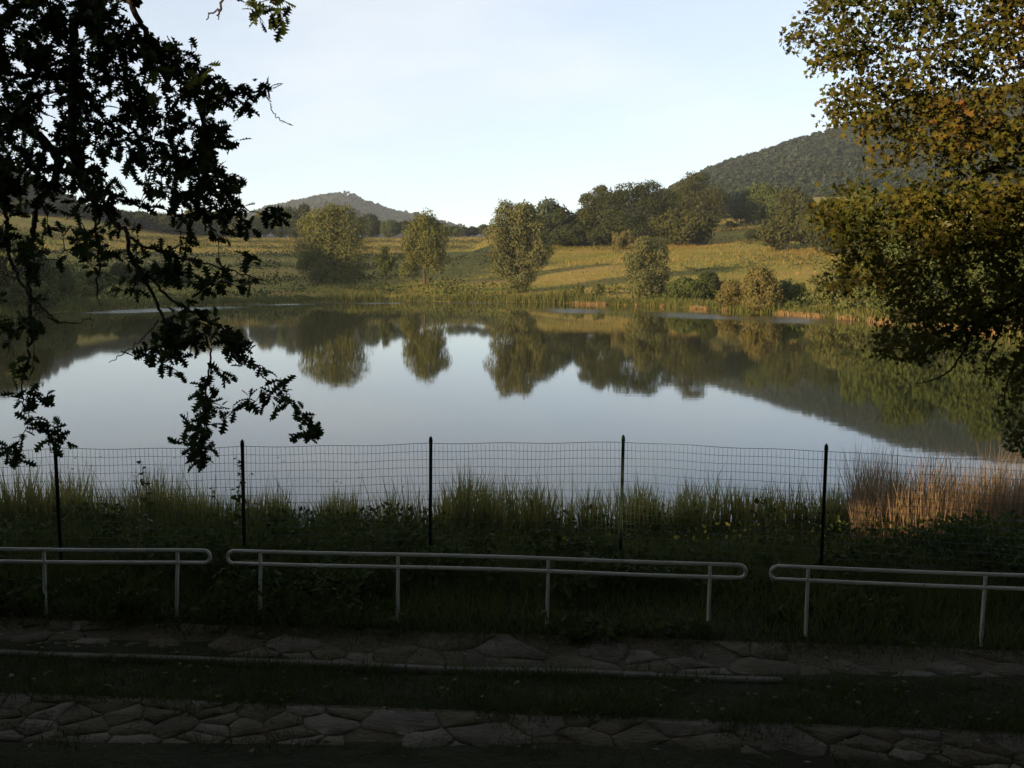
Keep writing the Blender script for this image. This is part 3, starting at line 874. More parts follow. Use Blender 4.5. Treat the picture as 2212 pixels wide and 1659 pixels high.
# ------------------------------------------------------------------ the near bank: paved strips
def clip_poly(poly, p, nrm):
    """Part of a convex polygon where (q - p) . nrm <= 0."""
    out = []
    for i in range(len(poly)):
        a, b = poly[i], poly[(i + 1) % len(poly)]
        da, db = (a - p) @ nrm, (b - p) @ nrm
        if da <= 0: out.append(a)
        if da * db < 0: out.append(a + (b - a) * (da / (da - db)))
    return out


def paving(name, label, y0, y1, x0, x1, z, cell, mat, seed, gap, lift, buried=0.0):
    """Irregular flagstones between y0 and y1 (measured across the strip), each one a block."""
    rng = np.random.default_rng(seed)
    pts = []
    tries = 0
    while tries < 6000:
        tries += 1
        q = np.array([rng.uniform(x0, x1), rng.uniform(y0, y1)])
        r = cell * rng.choice([0.3, 0.5, 0.8, 1.1, 1.25])
        if all(np.hypot((q[0] - p[0]) / 1.35, q[1] - p[1]) > (r + s) * 0.5 for p, s in pts): pts.append((q, r))
    C = np.array([p for p, _ in pts])
    # the bed of soil under the stones
    bed = []
    n = 40
    xx = np.linspace(x0, x1, n)
    for yv in (y0 - 0.05, y1 + 0.05): bed.append(np.stack([xx, yv - KY * xx, np.full(n, z + 0.003)], 1))
    V = np.concatenate(bed)
    F = [(i, i + 1, n + i + 1, n + i) for i in range(n - 1)]
    bedo = tag(build(name, V, F, M['soil']), label, kind='structure')
    for i, c in enumerate(C):
        poly = [np.array(v) for v in ((x0, y0), (x1, y0), (x1, y1), (x0, y1))]
        for j in np.argsort(np.hypot(C[:, 0] - c[0], C[:, 1] - c[1]))[1:14]:
            d = C[j] - c
            poly = clip_poly(poly, c + d * 0.5 - unit(d) * gap * rng.uniform(0.35, 1.0), unit(d))
            if len(poly) < 3: break
        if len(poly) < 3: continue
        if c[1] > y1 - buried and rng.random() < 0.6: continue
        if rng.random() < 0.09: continue
        poly = np.array(poly)
        ctr = poly.mean(0)
        # roughen the outline
        ring = []
        for a, b in zip(poly, np.roll(poly, -1, 0)):
            L_ = np.linalg.norm(b - a)
            ring.append(a + (ctr - a) * rng.uniform(0.0, 0.035))
            m_ = int(min(4, L_ / 0.08))
            for q_ in range(1, m_ + 1):
                e_ = a + (b - a) * q_ / (m_ + 1)
                ring.append(e_ + (ctr - e_) * rng.uniform(0.0, 0.05) + rng.normal(0, 0.007, 2))
        ring = np.array(ring)
        m = len(ring)
        top = z + lift * rng.uniform(0.75, 1.2)
        tilt = rng.normal(0, 0.008, 2)
        inner = ctr + (ring - ctr) * 0.965

        def lev(r2, zz): return np.column_stack([r2[:, 0], r2[:, 1] - KY * r2[:, 0], zz + (r2 - ctr) @ tilt])
        SV = np.vstack([lev(ring, np.full(m, z - 0.02)), lev(ring, np.full(m, top - 0.005)), lev(inner, top + rng.normal(0, 0.003, m)), lev(ctr[None], np.array([top + 0.002]))])
        SF = []
        for a in range(m):
            b = (a + 1) % m
            for l in (0, 1): SF += [(l * m + a, l * m + b, (l + 1) * m + b), (l * m + a, (l + 1) * m + b, (l + 1) * m + a)]
            SF.append((2 * m + a, 2 * m + b, 3 * m))
        build('stone', SV, SF, mat[rng.integers(len(mat))], bedo)
    return C


paving('rail_path', 'crazy-paved strip along the white handrails', 8.50, 9.38, -7.5, 6.5, 1.085, 0.60, [M['stone_moss'], M['stone_moss'], M['stone']], 3, 0.009, 0.011, 0.42)
paving('lower_path', 'crazy-paved strip nearest the viewer', 6.50, 7.26, -6.0, 5.5, 1.255, 0.46, [M['stone'], M['stone_moss'], M['stone_moss']], 5, 0.009, 0.012)
kx = np.linspace(-7.5, 2.3, 44)
kv = []
for dy, z in ((8.37, 1.06), (8.37, 1.135), (8.48, 1.135), (8.48, 1.06)):
    kv.append(np.stack([kx, dy - KY * kx + 0.012 * np.sin(kx * 2.1), z + 0.004 * np.sin(kx * 3.3)], 1))
KV = np.concatenate(kv)
n = len(kx)
KF = [(l * n + i, l * n + i + 1, (l + 1) * n + i + 1, (l + 1) * n + i) for l in range(3) for i in range(n - 1)]
tag(build('kerb', KV, KF, M['concrete']), kind='structure')

# ------------------------------------------------------------------ handrails
RAIL_Y = np.array([(-7.6, 10.02), (-5.25, 10.05), (-3.15, 10.0), (-1.14, 9.86), (0.36, 9.71), (2.24, 9.49), (2.9, 9.4), (4.46, 9.2), (6.6, 8.9)])


def rail_y(x): return np.interp(x, RAIL_Y[:, 0], RAIL_Y[:, 1])


def handrail(x0, x1, posts, label, seed, round0=True, round1=True):
    rng = np.random.default_rng(seed)
    zt, zb, r = 1.755, 1.625, 0.019
    h = (zt - zb) / 2
    xm = (x0 + x1) / 2
    root = tag(empty('handrail', (xm, float(rail_y(xm)), 1.08)), label, 'handrail', 'white pipe handrails along the path')
    org = np.array([xm, float(rail_y(xm)), 1.08])
    P = []
    xs_ = np.arange(x0 + h, x1 - h, 0.3)
    for x in xs_: P.append((x, rail_y(x), zt + 0.004 * math.sin(x * 2 + seed)))
    for a in np.linspace(math.pi / 2, -math.pi / 2, 9): P.append((x1 - h + h * math.cos(a), rail_y(x1 - h + h * math.cos(a)), zb + h + h * math.sin(a)))
    for x in xs_[::-1]: P.append((x, rail_y(x), zb + 0.004 * math.sin(x * 2 + seed)))
    for a in np.linspace(1.5 * math.pi, 0.5 * math.pi, 9): P.append((x0 + h + h * math.cos(a), rail_y(x0 + h), zb + h + h * math.sin(a)))
    V, F = tube(np.array(P), r, 10, closed=True)
    build('rail_loop', V, F, M['rail'], root, org, smooth=True)
    for x, lean in posts:
        y = float(rail_y(x))
        pp = np.array([(x + lean, y - 0.03, 1.0), (x + lean * 0.58, y - 0.017, 1.35), (x, y, zb), (x, y, zt - 0.01)])
        V, F = tube(smooth_line(pp, 4), 0.018, 8)
        build('post', V, F, M['rail'], root, org, smooth=True)
    return root


handrail(-7.4, -3.08, [(-6.6, 0.0), (-4.80, 0.0), (-3.42, -0.02)], 'white pipe handrail whose far end runs out of view beside the oak twigs', 1)
handrail(-2.90, 2.27, [(-2.56, -0.01), (-1.15, -0.008), (0.36, -0.012), (1.93, -0.015)], 'long white pipe handrail with four posts in the middle of the path', 2)
handrail(2.50, 6.4, [(2.85, -0.012), (4.46, -0.025), (6.0, -0.01)], 'white pipe handrail under the maple, nearest to the viewer', 3)

# ------------------------------------------------------------------ fence
FP = [(-7.7, 11.45, 2.56), (-5.30, 11.5, 2.60), (-3.16, 11.62, 2.60), (-0.97, 11.85, 2.60), (1.34, 11.95, 2.60), (3.63, 11.45, 2.58), (5.85, 10.85, 2.56), (8.0, 10.3, 2.54)]
froot = tag(empty('wire_fence', (0, 11.8, 1.0)), 'green wire mesh fence on thin dark posts along the lake bank', 'fence')
FO = np.array([0, 11.8, 1.0])
for (x, y, z) in FP:
    zb = float(ground_h(np.array([x]), np.array([y]))[0]) - 0.3
    le = 0.03 * math.sin(x * 5.3)
    P = np.array([(x - le, y + le, zb), (x, y, z - 0.05), (x, y, z - 0.045), (x, y, z + 0.005), (x, y, z + 0.03)])
    V, F = tube(P, [0.021, 0.021, 0.025, 0.021, 0.004], 8)
    po = build('post', V, F, M['fence'], froot, FO)
for i in range(len(FP) - 1):
    a, b = np.array(FP[i]), np.array(FP[i + 1])
    L_ = np.linalg.norm(b[:2] - a[:2])
    za, zb_ = a[2] - 0.055, b[2] - 0.055
    parts = []
    rng = np.random.default_rng(50 + i)
    sag = 0.006 + 0.009 * rng.random()

    def pt(t, dn):
        q = a * (1 - t) + b * t
        return np.array([q[0] + 0.004 * math.sin(9 * t + dn * 7 + i), q[1] - 0.022 + 0.01 * math.sin(5 * t + dn * 4), za * (1 - t) + zb_ * t - sag * 4 * t * (1 - t) * (1 - dn) - dn + 0.006 * math.sin(t * 13 + dn * 5 + i)])
    ts = np.linspace(0, 1, 13)
    for k in range(16):
        parts.append(tube(np.array([pt(t, k * 0.1 * 0.97) for t in ts]), 0.0026 if k else 0.0036, 3, cap=False))
    m = int(L_ / 0.05)
    for j in range(m + 1):
        t = j / m
        off = 0.004 * rng.normal()
        parts.append(tube(np.array([pt(t + off * 0.2, d) for d in np.linspace(0, 1.455, 6)]), 0.0021, 3, cap=False))
    V, F = join(parts)
    tag(build('wire_mesh', V, F, M['wire'], froot, FO), kind='stuff')

# ------------------------------------------------------------------ growth on the near bank (uncountable)
rn = np.random.default_rng(23)


def near_pts(n, x0, x1, y0, y1):
    X, Yp = rn.uniform(x0, x1, n), rn.uniform(y0, y1, n)
    Y_ = Yp - KY * X * np.clip(1 - np.abs(Yp - 8) / 8, 0, 1)
    return X, Y_, ground_h(X, Y_)


# turf between the paved strips and in front of the lower one
X, Y, Z = near_pts(12000, -6.3, 6, 7.22, 8.42)
e = vnoise(X, Y, 0.35, 61)
V1 = blades(np.stack([X, Y, Z - 0.01], 1), (0.04 + 0.15 * e) * rn.uniform(0.6, 1.2, len(X)), rn.uniform(0.004, 0.009, len(X)), 0.45, rn)
X, Y, Z = near_pts(17000, -6, 5, 4.6, 6.45)
kp = (Y + KY * X < 6.22 + 0.35 * vnoise(X, Y, 0.8, 62) - 0.12 * np.clip(X, -1, 3)) & (vnoise(X, Y, 0.5, 63) > 0.18)
X, Y, Z = X[kp], Y[kp], Z[kp]
V2 = blades(np.stack([X, Y, Z - 0.01], 1), rn.uniform(0.04, 0.12, len(X)), rn.uniform(0.003, 0.007, len(X)), 0.55, rn)
X, Y, Z = near_pts(6000, -7, 6, 8.5, 9.5)
kp = vnoise(X, Y, 0.5, 64) > 0.55
X, Y, Z = X[kp], Y[kp], Z[kp]
V3 = blades(np.stack([X, Y, Z + 0.005], 1), rn.uniform(0.02, 0.07, len(X)), rn.uniform(0.003, 0.007, len(X)), 0.6, rn)
X, Y, Z = near_pts(5000, -7, 6, 6.3, 7.3)
kp = vnoise(X, Y, 0.45, 65) > 0.66
X, Y, Z = X[kp], Y[kp], Z[kp]
V4 = blades(np.stack([X, Y, Z + 0.005], 1), rn.uniform(0.02, 0.06, len(X)), rn.uniform(0.003, 0.006, len(X)), 0.6, rn)
edge = []
for c_, sp_, nn_ in ((8.44, 0.10, 5200), (7.28, 0.13, 5200), (6.50, 0.16, 5200), (9.32, 0.16, 3600)):
    X = rn.uniform(-6.5, 6, nn_); Yp = c_ + rn.normal(0, sp_, nn_) + 0.22 * (vnoise(X, 0 * X, 0.5, int(c_ * 10)) - 0.5)
    kp = vnoise(X, Yp, 0.4, int(c_ * 20)) > 0.42
    X, Yp = X[kp], Yp[kp]
    Y = Yp - KY * X
    edge.append(blades(np.stack([X, Y, ground_h(X, Y)], 1), rn.uniform(0.03, 0.13, len(X)), rn.uniform(0.004, 0.009, len(X)), 0.6, rn))
V, F = join([V1, V2, V3, V4] + edge)
tag(build('turf', V, F, M['lawn']), 'dark turf growing between and over the paved strips', 'grass', kind='stuff')

# leafy undergrowth from the path edge to the fence
X, Y, Z = near_pts(30000, -8, 7, 9.2, 12.3)
kp = (vnoise(X, Y, 0.55, 69) * 0.6 + vnoise(X, Y, 1.7, 70) * 0.4 > 0.47 + 0.25 * np.clip(9.5 - Y - KY * X, 0, 1)) & ((Y + KY * X > 9.45) | (vnoise(X, Y, 0.7, 79) > 0.6))
X, Y, Z = X[kp], Y[kp], Z[kp]
hp = 0.10 + 0.42 * vnoise(X, Y, 0.9, 66) * vnoise(X, Y, 2.6, 67) * 2 * np.clip((Y + KY * X - 9.35) / 0.6, 0.15, 1) + 0.12 * (X < 0.5)
P = np.stack([X, Y, Z + hp * rn.random(len(X)) ** 0.6], 1)
N = unit(rdir(len(P), rn) * 0.75 + np.array([0, -0.25, 0.9]))
V1 = stamp(OVL_V, OVL_F, P, frames(rdir(len(P), rn) + np.array([0, 0, -0.2]), N), rn.gamma(5, 0.011, len(P)) + 0.02)
tag(build('undergrowth', V1[0], V1[1], M['weed']), 'dark leafy undergrowth behind the handrails', 'undergrowth', kind='stuff')

# long grass on the bank
Xa, Ya, Za = near_pts(15000, -8, 7, 9.25, 11.6)
VA = blades(np.stack([Xa, Ya, Za - 0.02], 1), (0.12 + 0.3 * vnoise(Xa, Ya, 0.8, 81)) * np.clip((Ya + KY * Xa - 9.1) / 0.5, 0.2, 1) * rn.uniform(0.6, 1.2, len(Xa)), rn.uniform(0.006, 0.014, len(Xa)), 0.35, rn)
X, Y, Z = near_pts(34000, -10.5, 10, 10.4, 17.3)
hp = np.interp(Y, [9.5, 10.2, 11.6, 13.0, 17.2], [0.16, 0.26, 0.34, 0.46, 0.46]) * (0.55 + 0.75 * vnoise(X, Y, 1.1, 68))
hp = hp * np.interp(X, [-3.0, -0.5, 10], [1.25, 0.62, 0.62])
V, F = blades(np.stack([X, Y, Z - 0.02], 1), hp * rn.uniform(0.6, 1.2, len(X)), rn.uniform(0.006, 0.016, len(X)), 0.2, rn)
V, F = join([(V, F), VA])
tag(build('bank_grass', V, F, M['grass']), 'long rank grass on the bank behind the fence', 'grass', kind='stuff')
X, Y, Z = near_pts(11000, -10.5, 9.5, 12.0, 16.8)
kp = vnoise(X, Y, 1.4, 71) > 0.45
X, Y, Z = X[kp], Y[kp], Z[kp]
P = np.stack([X, Y, Z + rn.random(len(X)) * (0.25 + 0.45 * vnoise(X, Y, 1.0, 72))], 1)
V, F = stamp(OVL_V, OVL_F, P, frames(rdir(len(P), rn), rdir(len(P), rn) + np.array([0, -0.2, 0.7])), rn.uniform(0.04, 0.10, len(P)))
tag(build('bank_weeds', V, F, M['weed']), 'broad-leaved weeds in the bank grass', 'weeds', kind='stuff')

# reeds in the shallow water
X = rn.uniform(-11, 10.5, 14000); Y = 16.4 + rn.gamma(2.0, 0.55, 14000)
cl = vnoise(X, Y, 0.45, 73) * 0.65 + vnoise(X, 0 * Y, 0.8, 74) * 0.35
kp = (cl > 0.45) & ((Y < 18.6) | (rn.random(14000) < 0.3))
X, Y, cl = X[kp], Y[kp], cl[kp]
Z = np.maximum(ground_h(X, Y), -0.25)
hp = (0.42 + 1.35 * (cl - 0.40)) * rn.uniform(0.7, 1.25, len(X)) + np.where(Z < 0, 0.15, 0)
V, F = blades(np.stack([X, Y, Z], 1), hp, rn.uniform(0.013, 0.03, len(X)), 0.10, rn)
tag(build('lake_reeds', V, F, M['reed']), 'yellow-green reeds standing in the shallows behind the fence', 'reeds', kind='stuff')
X = rn.uniform(5.15, 10.5, 6500); Y = rn.uniform(15.2, 17.6, 6500)
kp = (X > 0.345 * Y) & (rn.random(6500) < 0.25 + vnoise(X, Y, 0.4, 76))
X, Y = X[kp], Y[kp]
Z = np.maximum(ground_h(X, Y), -0.2)
hp = (0.95 + 0.8 * vnoise(X, Y, 0.5, 75)) * rn.uniform(0.55, 1.12, len(X))
V, F = blades(np.stack([X, Y, Z], 1), hp, rn.uniform(0.007, 0.016, len(X)), 0.07, rn)
tag(build('brown_reeds', V, F, M['brown_reed']), 'tall rusty brown reed bed at the fence under the maple', 'reeds', kind='stuff')
# weed floating on the shallows
X = rn.uniform(-11, 6, 2600); Y = 17.8 + rn.gamma(1.6, 1.5, 2600)
kp = (vnoise(X * 0.6, Y, 0.7, 77) > 0.76 + 0.05 * np.clip(X + 5, 0, 6)) & (Y < 26)
X, Y = X[kp], Y[kp]
P = np.stack([X, Y, np.full(len(X), 0.006)], 1)
V, F = stamp(OVL_V * np.array([1.4, 1, 0.03]), OVL_F, P, frames(rdir(len(P), rn) * np.array([1, 1, 0]) + 1e-3, np.tile([0, 0, 1.0], (len(P), 1))), rn.uniform(0.03, 0.09, len(P)))
tag(build('floating_weed', V, F, M['weed']), 'dark scraps of floating weed on the near shallows', 'water weed', kind='stuff')
# leaf litter
X, Y, Z = near_pts(260, -5.5, 5, 6.2, 9.5)
P = np.stack([X, Y, Z + 0.045], 1)
V, F = stamp(OVL_V, OVL_F, P, frames(rdir(len(P), rn) * np.array([1, 1, 0.1]), rdir(len(P), rn) * 0.4 + np.array([0, 0, 1])), rn.uniform(0.03, 0.07, len(P)))
tag(build('leaf_litter', V, F, M['litter']), 'pale fallen leaves scattered on the turf and stones', 'leaves', kind='stuff')


# ------------------------------------------------------------------ single plants on the bank
def stalk_plant(name, label, cat, base, P, leaf_v, leaf_f, nl, ls, mat, seed, spread=0.06, up=0.2, taper=True):
    """A stem with leaves set along it; each leaf a part."""
    rng = np.random.default_rng(seed)
    root = tag(empty(name, base), label, cat)
    P = smooth_line(np.asarray(P, float), 6)
    V, F = tube(P, np.linspace(0.006, 0.002, len(P)), 5)
    build('stem', V, F, mat, root)
    me = rawmesh('leaf', leaf_v, leaf_f)
    me.materials.append(mat)
    for i in range(nl):
        t = (i + 0.5) / nl
        q = P[int((0.12 + 0.88 * t) * (len(P) - 1))]
        a = i * 2.4 + rng.normal(0, 0.4)
        ax = unit(np.array([math.cos(a), math.sin(a) * 0.7, up + rng.normal(0, 0.25)]))
        fr = frames(ax[None], unit(rng.normal(size=(1, 3)) * 0.5 + np.array([[0, -0.7, 0.6]])))[0]
        s = ls * (1.1 - (0.6 * t if taper else 0)) * rng.uniform(0.75, 1.2)
        o = link('leaf', me, None, root)
        m4 = Matrix.Identity(4)
        for r_ in range(3):
            for c_ in range(3): m4[r_][c_] = fr[c_][r_] * s
            m4[r_][3] = q[r_] + ax[r_] * spread * 0.2
        o.matrix_local = m4
    return root


HV = np.array([(0, 0, 0), (0.30, -0.12, .05), (0.46, 0.12, .08), (0.32, 0.5, .02), (0, 1.0, -.1), (-0.32, 0.5, .02), (-0.46, 0.12, .08), (-0.30, -0.12, .05)], float)
HF = np.array([(0, 1, 2), (0, 2, 3), (0, 3, 4), (0, 4, 5), (0, 5, 6), (0, 6, 7)], np.int32)


def gz(x, y): return float(ground_h(np.array([x]), np.array([y]))[0])


x, y = -3.20, 11.58
stalk_plant('climbing_vine', 'leafy vine climbing the fence post next to the handrail gap', 'vine', (x, y, gz(x, y)),
            [(-0.16, -.02, 0.0), (-.10, -.03, .5), (-.03, -.04, .9), (.03, -.05, 1.2), (-.02, -.04, 1.46)], HV, HF, 26, 0.085, M['vine'], 5)
b = at(318, 1120, 12.6)
x, y = b[0], 12.6
stalk_plant('tall_weed', 'tall leafy weed rising alone against the water at the fence', 'weed', (x, y, gz(x, y)),
            [(0.05, 0, 0), (0.03, 0, 0.5), (0.0, 0, 0.9), (-.06, 0, 1.32)], HV, HF, 24, 0.10, M['vine'], 6)
b = at(300, 1120, 12.8)
x, y = b[0], 12.8
stalk_plant('tall_weed', 'thin reddish seed stalk beside the tall leafy weed', 'weed', (x, y, gz(x, y)),
            [(0.02, 0, 0), (0.0, 0, 0.6), (-.02, 0, 1.18)], OVL_V, OVL_F, 26, 0.05, M['brown_reed'], 7)
b = at(455, 1130, 12.5)
x, y = b[0], 12.5
stalk_plant('tall_weed', 'shorter leafy weed left of the vine-covered post', 'weed', (x, y, gz(x, y)),
            [(0, 0, 0), (0.01, 0, 0.5), (0.03, 0, 0.98)], HV, HF, 14, 0.09, M['vine'], 8)


def shrub(name, label, px, py, dist, wid, hgt, mat, n, ls, seed):
    rng = np.random.default_rng(seed)
    b_ = at(px, py, dist)
    z = gz(b_[0], dist)
    root = tag(empty(name, (b_[0], dist, z)), label, 'shrub')
    d = rdir(n, rng)
    d[:, 2] = np.abs(d[:, 2])
    r = (0.35 + 0.65 * rng.random(n) ** 0.5) * (0.8 + 0.35 * vnoise(d[:, 0] * 3, d[:, 2] * 3, 0.6, seed))
    P = d * r[:, None] * np.array([wid, wid * 0.8, hgt])
    V, F = stamp(OVL_V, OVL_F, P, frames(unit(d + rdir(n, rng) * 0.8), rdir(n, rng) * 0.7 + np.array([0, -.2, .8])), rng.uniform(0.7, 1.3, n) * ls)
    build('foliage', V, F, mat, root)['kind'] = 'stuff'
    parts = []
    for i in range(9):
        e = d[i] * np.array([wid, wid * .8, hgt]) * 0.85
        parts.append(tube(smooth_line([(0, 0, -0.05), e * np.array([.3, .3, .6]), e], 4), np.linspace(0.008, 0.003, 9), 5))
    V, F = join(parts)
    build('stems', V, F, M['bark'], root)['kind'] = 'stuff'


shrub('shrub', 'leafy shrub pressed against the fence between two posts, dark and loose', 860, 1180, 12.9, 0.85, 0.74, M['grass'], 900, 0.07, 1)
shrub('shrub', 'dark low shrub in front of the brown reed bed', 2085, 1215, 12.6, 0.62, 0.42, M['oak_leaf'], 900, 0.07, 2)
shrub('shrub', 'yellow-green shrub growing into the brown reed bed', 2120, 1160, 14.0, 1.1, 0.62, M['vine'], 1400, 0.08, 3)
shrub('shrub', 'leafy plant standing among the reeds in front of open water', 1655, 1160, 14.6, 0.42, 0.8, M['grass'], 170, 0.08, 4)


# ------------------------------------------------------------------ the two trees in front
def in_poly(px, py, poly):
    c = False
    for (x1, y1), (x2, y2) in zip(poly, poly[1:] + poly[:1]):
        if (y1 > py) != (y2 > py) and px < (x2 - x1) * (py - y1) / (y2 - y1) + x1: c = not c
    return c


def front_tree(name, label, trunk_pts, trunk_r, branches, polys, holes, spots, ybase, yspread, mat, LV, LF, leaf_len, per, reach, seed, big_first, hang, shade_canopy, loose=0.10):
    """A tree whose crown hangs into the picture: trunk, branches, twigs, leaves grown in clusters at the twig ends."""
    rng = np.random.default_rng(seed)
    base = np.array(trunk_pts[0], float)
    root = tag(empty(name, base), label, 'tree')
    tp = smooth_line(np.array(trunk_pts, float), 5)
    V, F = tube(tp, np.interp(np.linspace(0, 1, len(tp)), np.linspace(0, 1, len(trunk_r)), trunk_r), 12)
    build('trunk', V, F, M['bark'], root, base, smooth=True)
    nodes = []
    for br in branches:
        P = []
        for q in br['pts']:
            if len(q) == 4: P.append((*at(q[0], q[1], q[2]), q[3]))      # (photo x, photo y, distance, radius)
            else: P.append((*q[:3], q[4]))                               # (x, y, z, _, radius)
        P = smooth_line(np.array(P), 6)
        P[1:-1, :3] += rng.normal(0, 0.006, P[1:-1, :3].shape)
        V, F = tube(P[:, :3], np.maximum(P[:, 3], 0.0015), 7)
        build('branch', V, F, M['bark'], root, base, smooth=True)
        if not br.get('bare'): nodes += [p for p in P[:, :3]]
    # cluster centres
    C = []
    for poly, spacing, y0, ys_ in polys:
        xsP, ysP = [p[0] for p in poly], [p[1] for p in poly]
        area = (max(xsP) - min(xsP)) * (max(ysP) - min(ysP))
        for _ in range(int(area / spacing ** 2)):
            q = (rng.uniform(min(xsP), max(xsP)), rng.uniform(min(ysP), max(ysP)))
            if not in_poly(*q, poly): continue
            if any(((q[0] - h[0]) / h[2]) ** 2 + ((q[1] - h[1]) / h[3]) ** 2 < 1 for h in holes): continue
            C.append((*at(q[0], q[1], y0 + rng.uniform(-ys_, ys_)), 0))
    for s in spots: C.append((*at(s[0], s[1], s[2] if len(s) > 2 else ybase), 1))
    C = np.array(C)
    # join the clusters to the branches by twigs, nearest first
    N = np.array(nodes)
    done = list(N)
    left = list(range(len(C)))
    dmin = np.array([np.min(np.linalg.norm(N - C[i, :3], axis=1)) for i in left])
    near = np.array([np.argmin(np.linalg.norm(N - C[i, :3], axis=1)) for i in left])
    tw = []
    tdir = np.zeros((len(C), 3))
    alive = np.ones(len(C), bool)
    for _ in range(len(C)):
        i = int(np.argmin(np.where(alive, dmin, 1e9)))
        alive[i] = False
        a, b_ = done[near[i]], C[i, :3]
        tdir[i] = unit(b_ - a)
        m_ = (a + b_) / 2 + rng.normal(0, 0.05, 3) * dmin[i] + np.array([0, 0, 0.06 * dmin[i]])
        tw.append(tube(smooth_line(np.array([a, m_, b_]), 2), np.linspace(0.0035 if dmin[i] < 0.5 else 0.005, 0.0016, 5), 3, cap=False))
        for q in (m_, b_):
            done.append(q)
            d2 = np.linalg.norm(C[:, :3] - q, axis=1)
            better = d2 < dmin
            dmin = np.where(better, d2, dmin); near = np.where(better, len(done) - 1, near)
    V, F = join(tw)
    build('twigs', V, F, M['bark'], root, base)['kind'] = 'stuff'
    # leaves
    LP, LA, LN, LS, LK = [], [], [], [], []
    for i, c in enumerate(C):
        m = rng.integers(per[0], per[1] + 1)
        for j in range(m):
            a = unit(tdir[i] * 0.8 + rng.normal(0, 0.75, 3) + np.array([0, 0, -hang]))
            LP.append(c[:3] - tdir[i] * rng.uniform(0, reach) + rng.uniform(-1.6, 1.6, 3) * reach * loose)
            LA.append(a)
            LN.append(unit(rng.normal(0, 0.6, 3) + np.array([0, -0.45, 0.75])))
            LS.append(leaf_len * rng.uniform(0.65, 1.2))
            LK.append(big_first(c) + rng.uniform(0, 0.5) - LS[-1])
    LP, LA, LN, LS, LK = map(np.array, (LP, LA, LN, LS, LK))
    FR = frames(LA, LN)
    order = np.argsort(LK)
    one, rest = order[:300], order[300:]
    me = rawmesh('leaf', LV, LF)
    me.materials.append(mat)
    for i in one:
        o = link('leaf', me, None, root)
        m4 = Matrix.Identity(4)
        for r_ in range(3):
            for c_ in range(3): m4[r_][c_] = FR[i][c_][r_] * LS[i]
            m4[r_][3] = LP[i][r_] - base[r_]
        o.matrix_local = m4
    V, F = stamp(LV, LF, LP[rest], FR[rest], LS[rest])
    build('foliage', V, F, mat, root, base)['kind'] = 'stuff'
    # unseen leaf masses added overhead and at the sides to darken the bank
    VV = []
    for (cx, cy, cz, rx, ry, rz, n_) in shade_canopy:
        d = rdir(n_, rng) * (rng.random(n_) ** 0.4)[:, None]
        P = np.array([cx, cy, cz]) + d * np.array([rx, ry, rz])
        VV.append(stamp(TUF_V, TUF_F, P, frames(rdir(n_, rng), rdir(n_, rng) * 0.6 + np.array([0, 0, 1])), rng.uniform(0.25, 0.55, n_)))
    if VV:
        V, F = join(VV)
        build('crown', V, F, mat, root, base)['kind'] = 'stuff'
    print(name, 'clusters', len(C), 'leaves', len(LP))
    return root


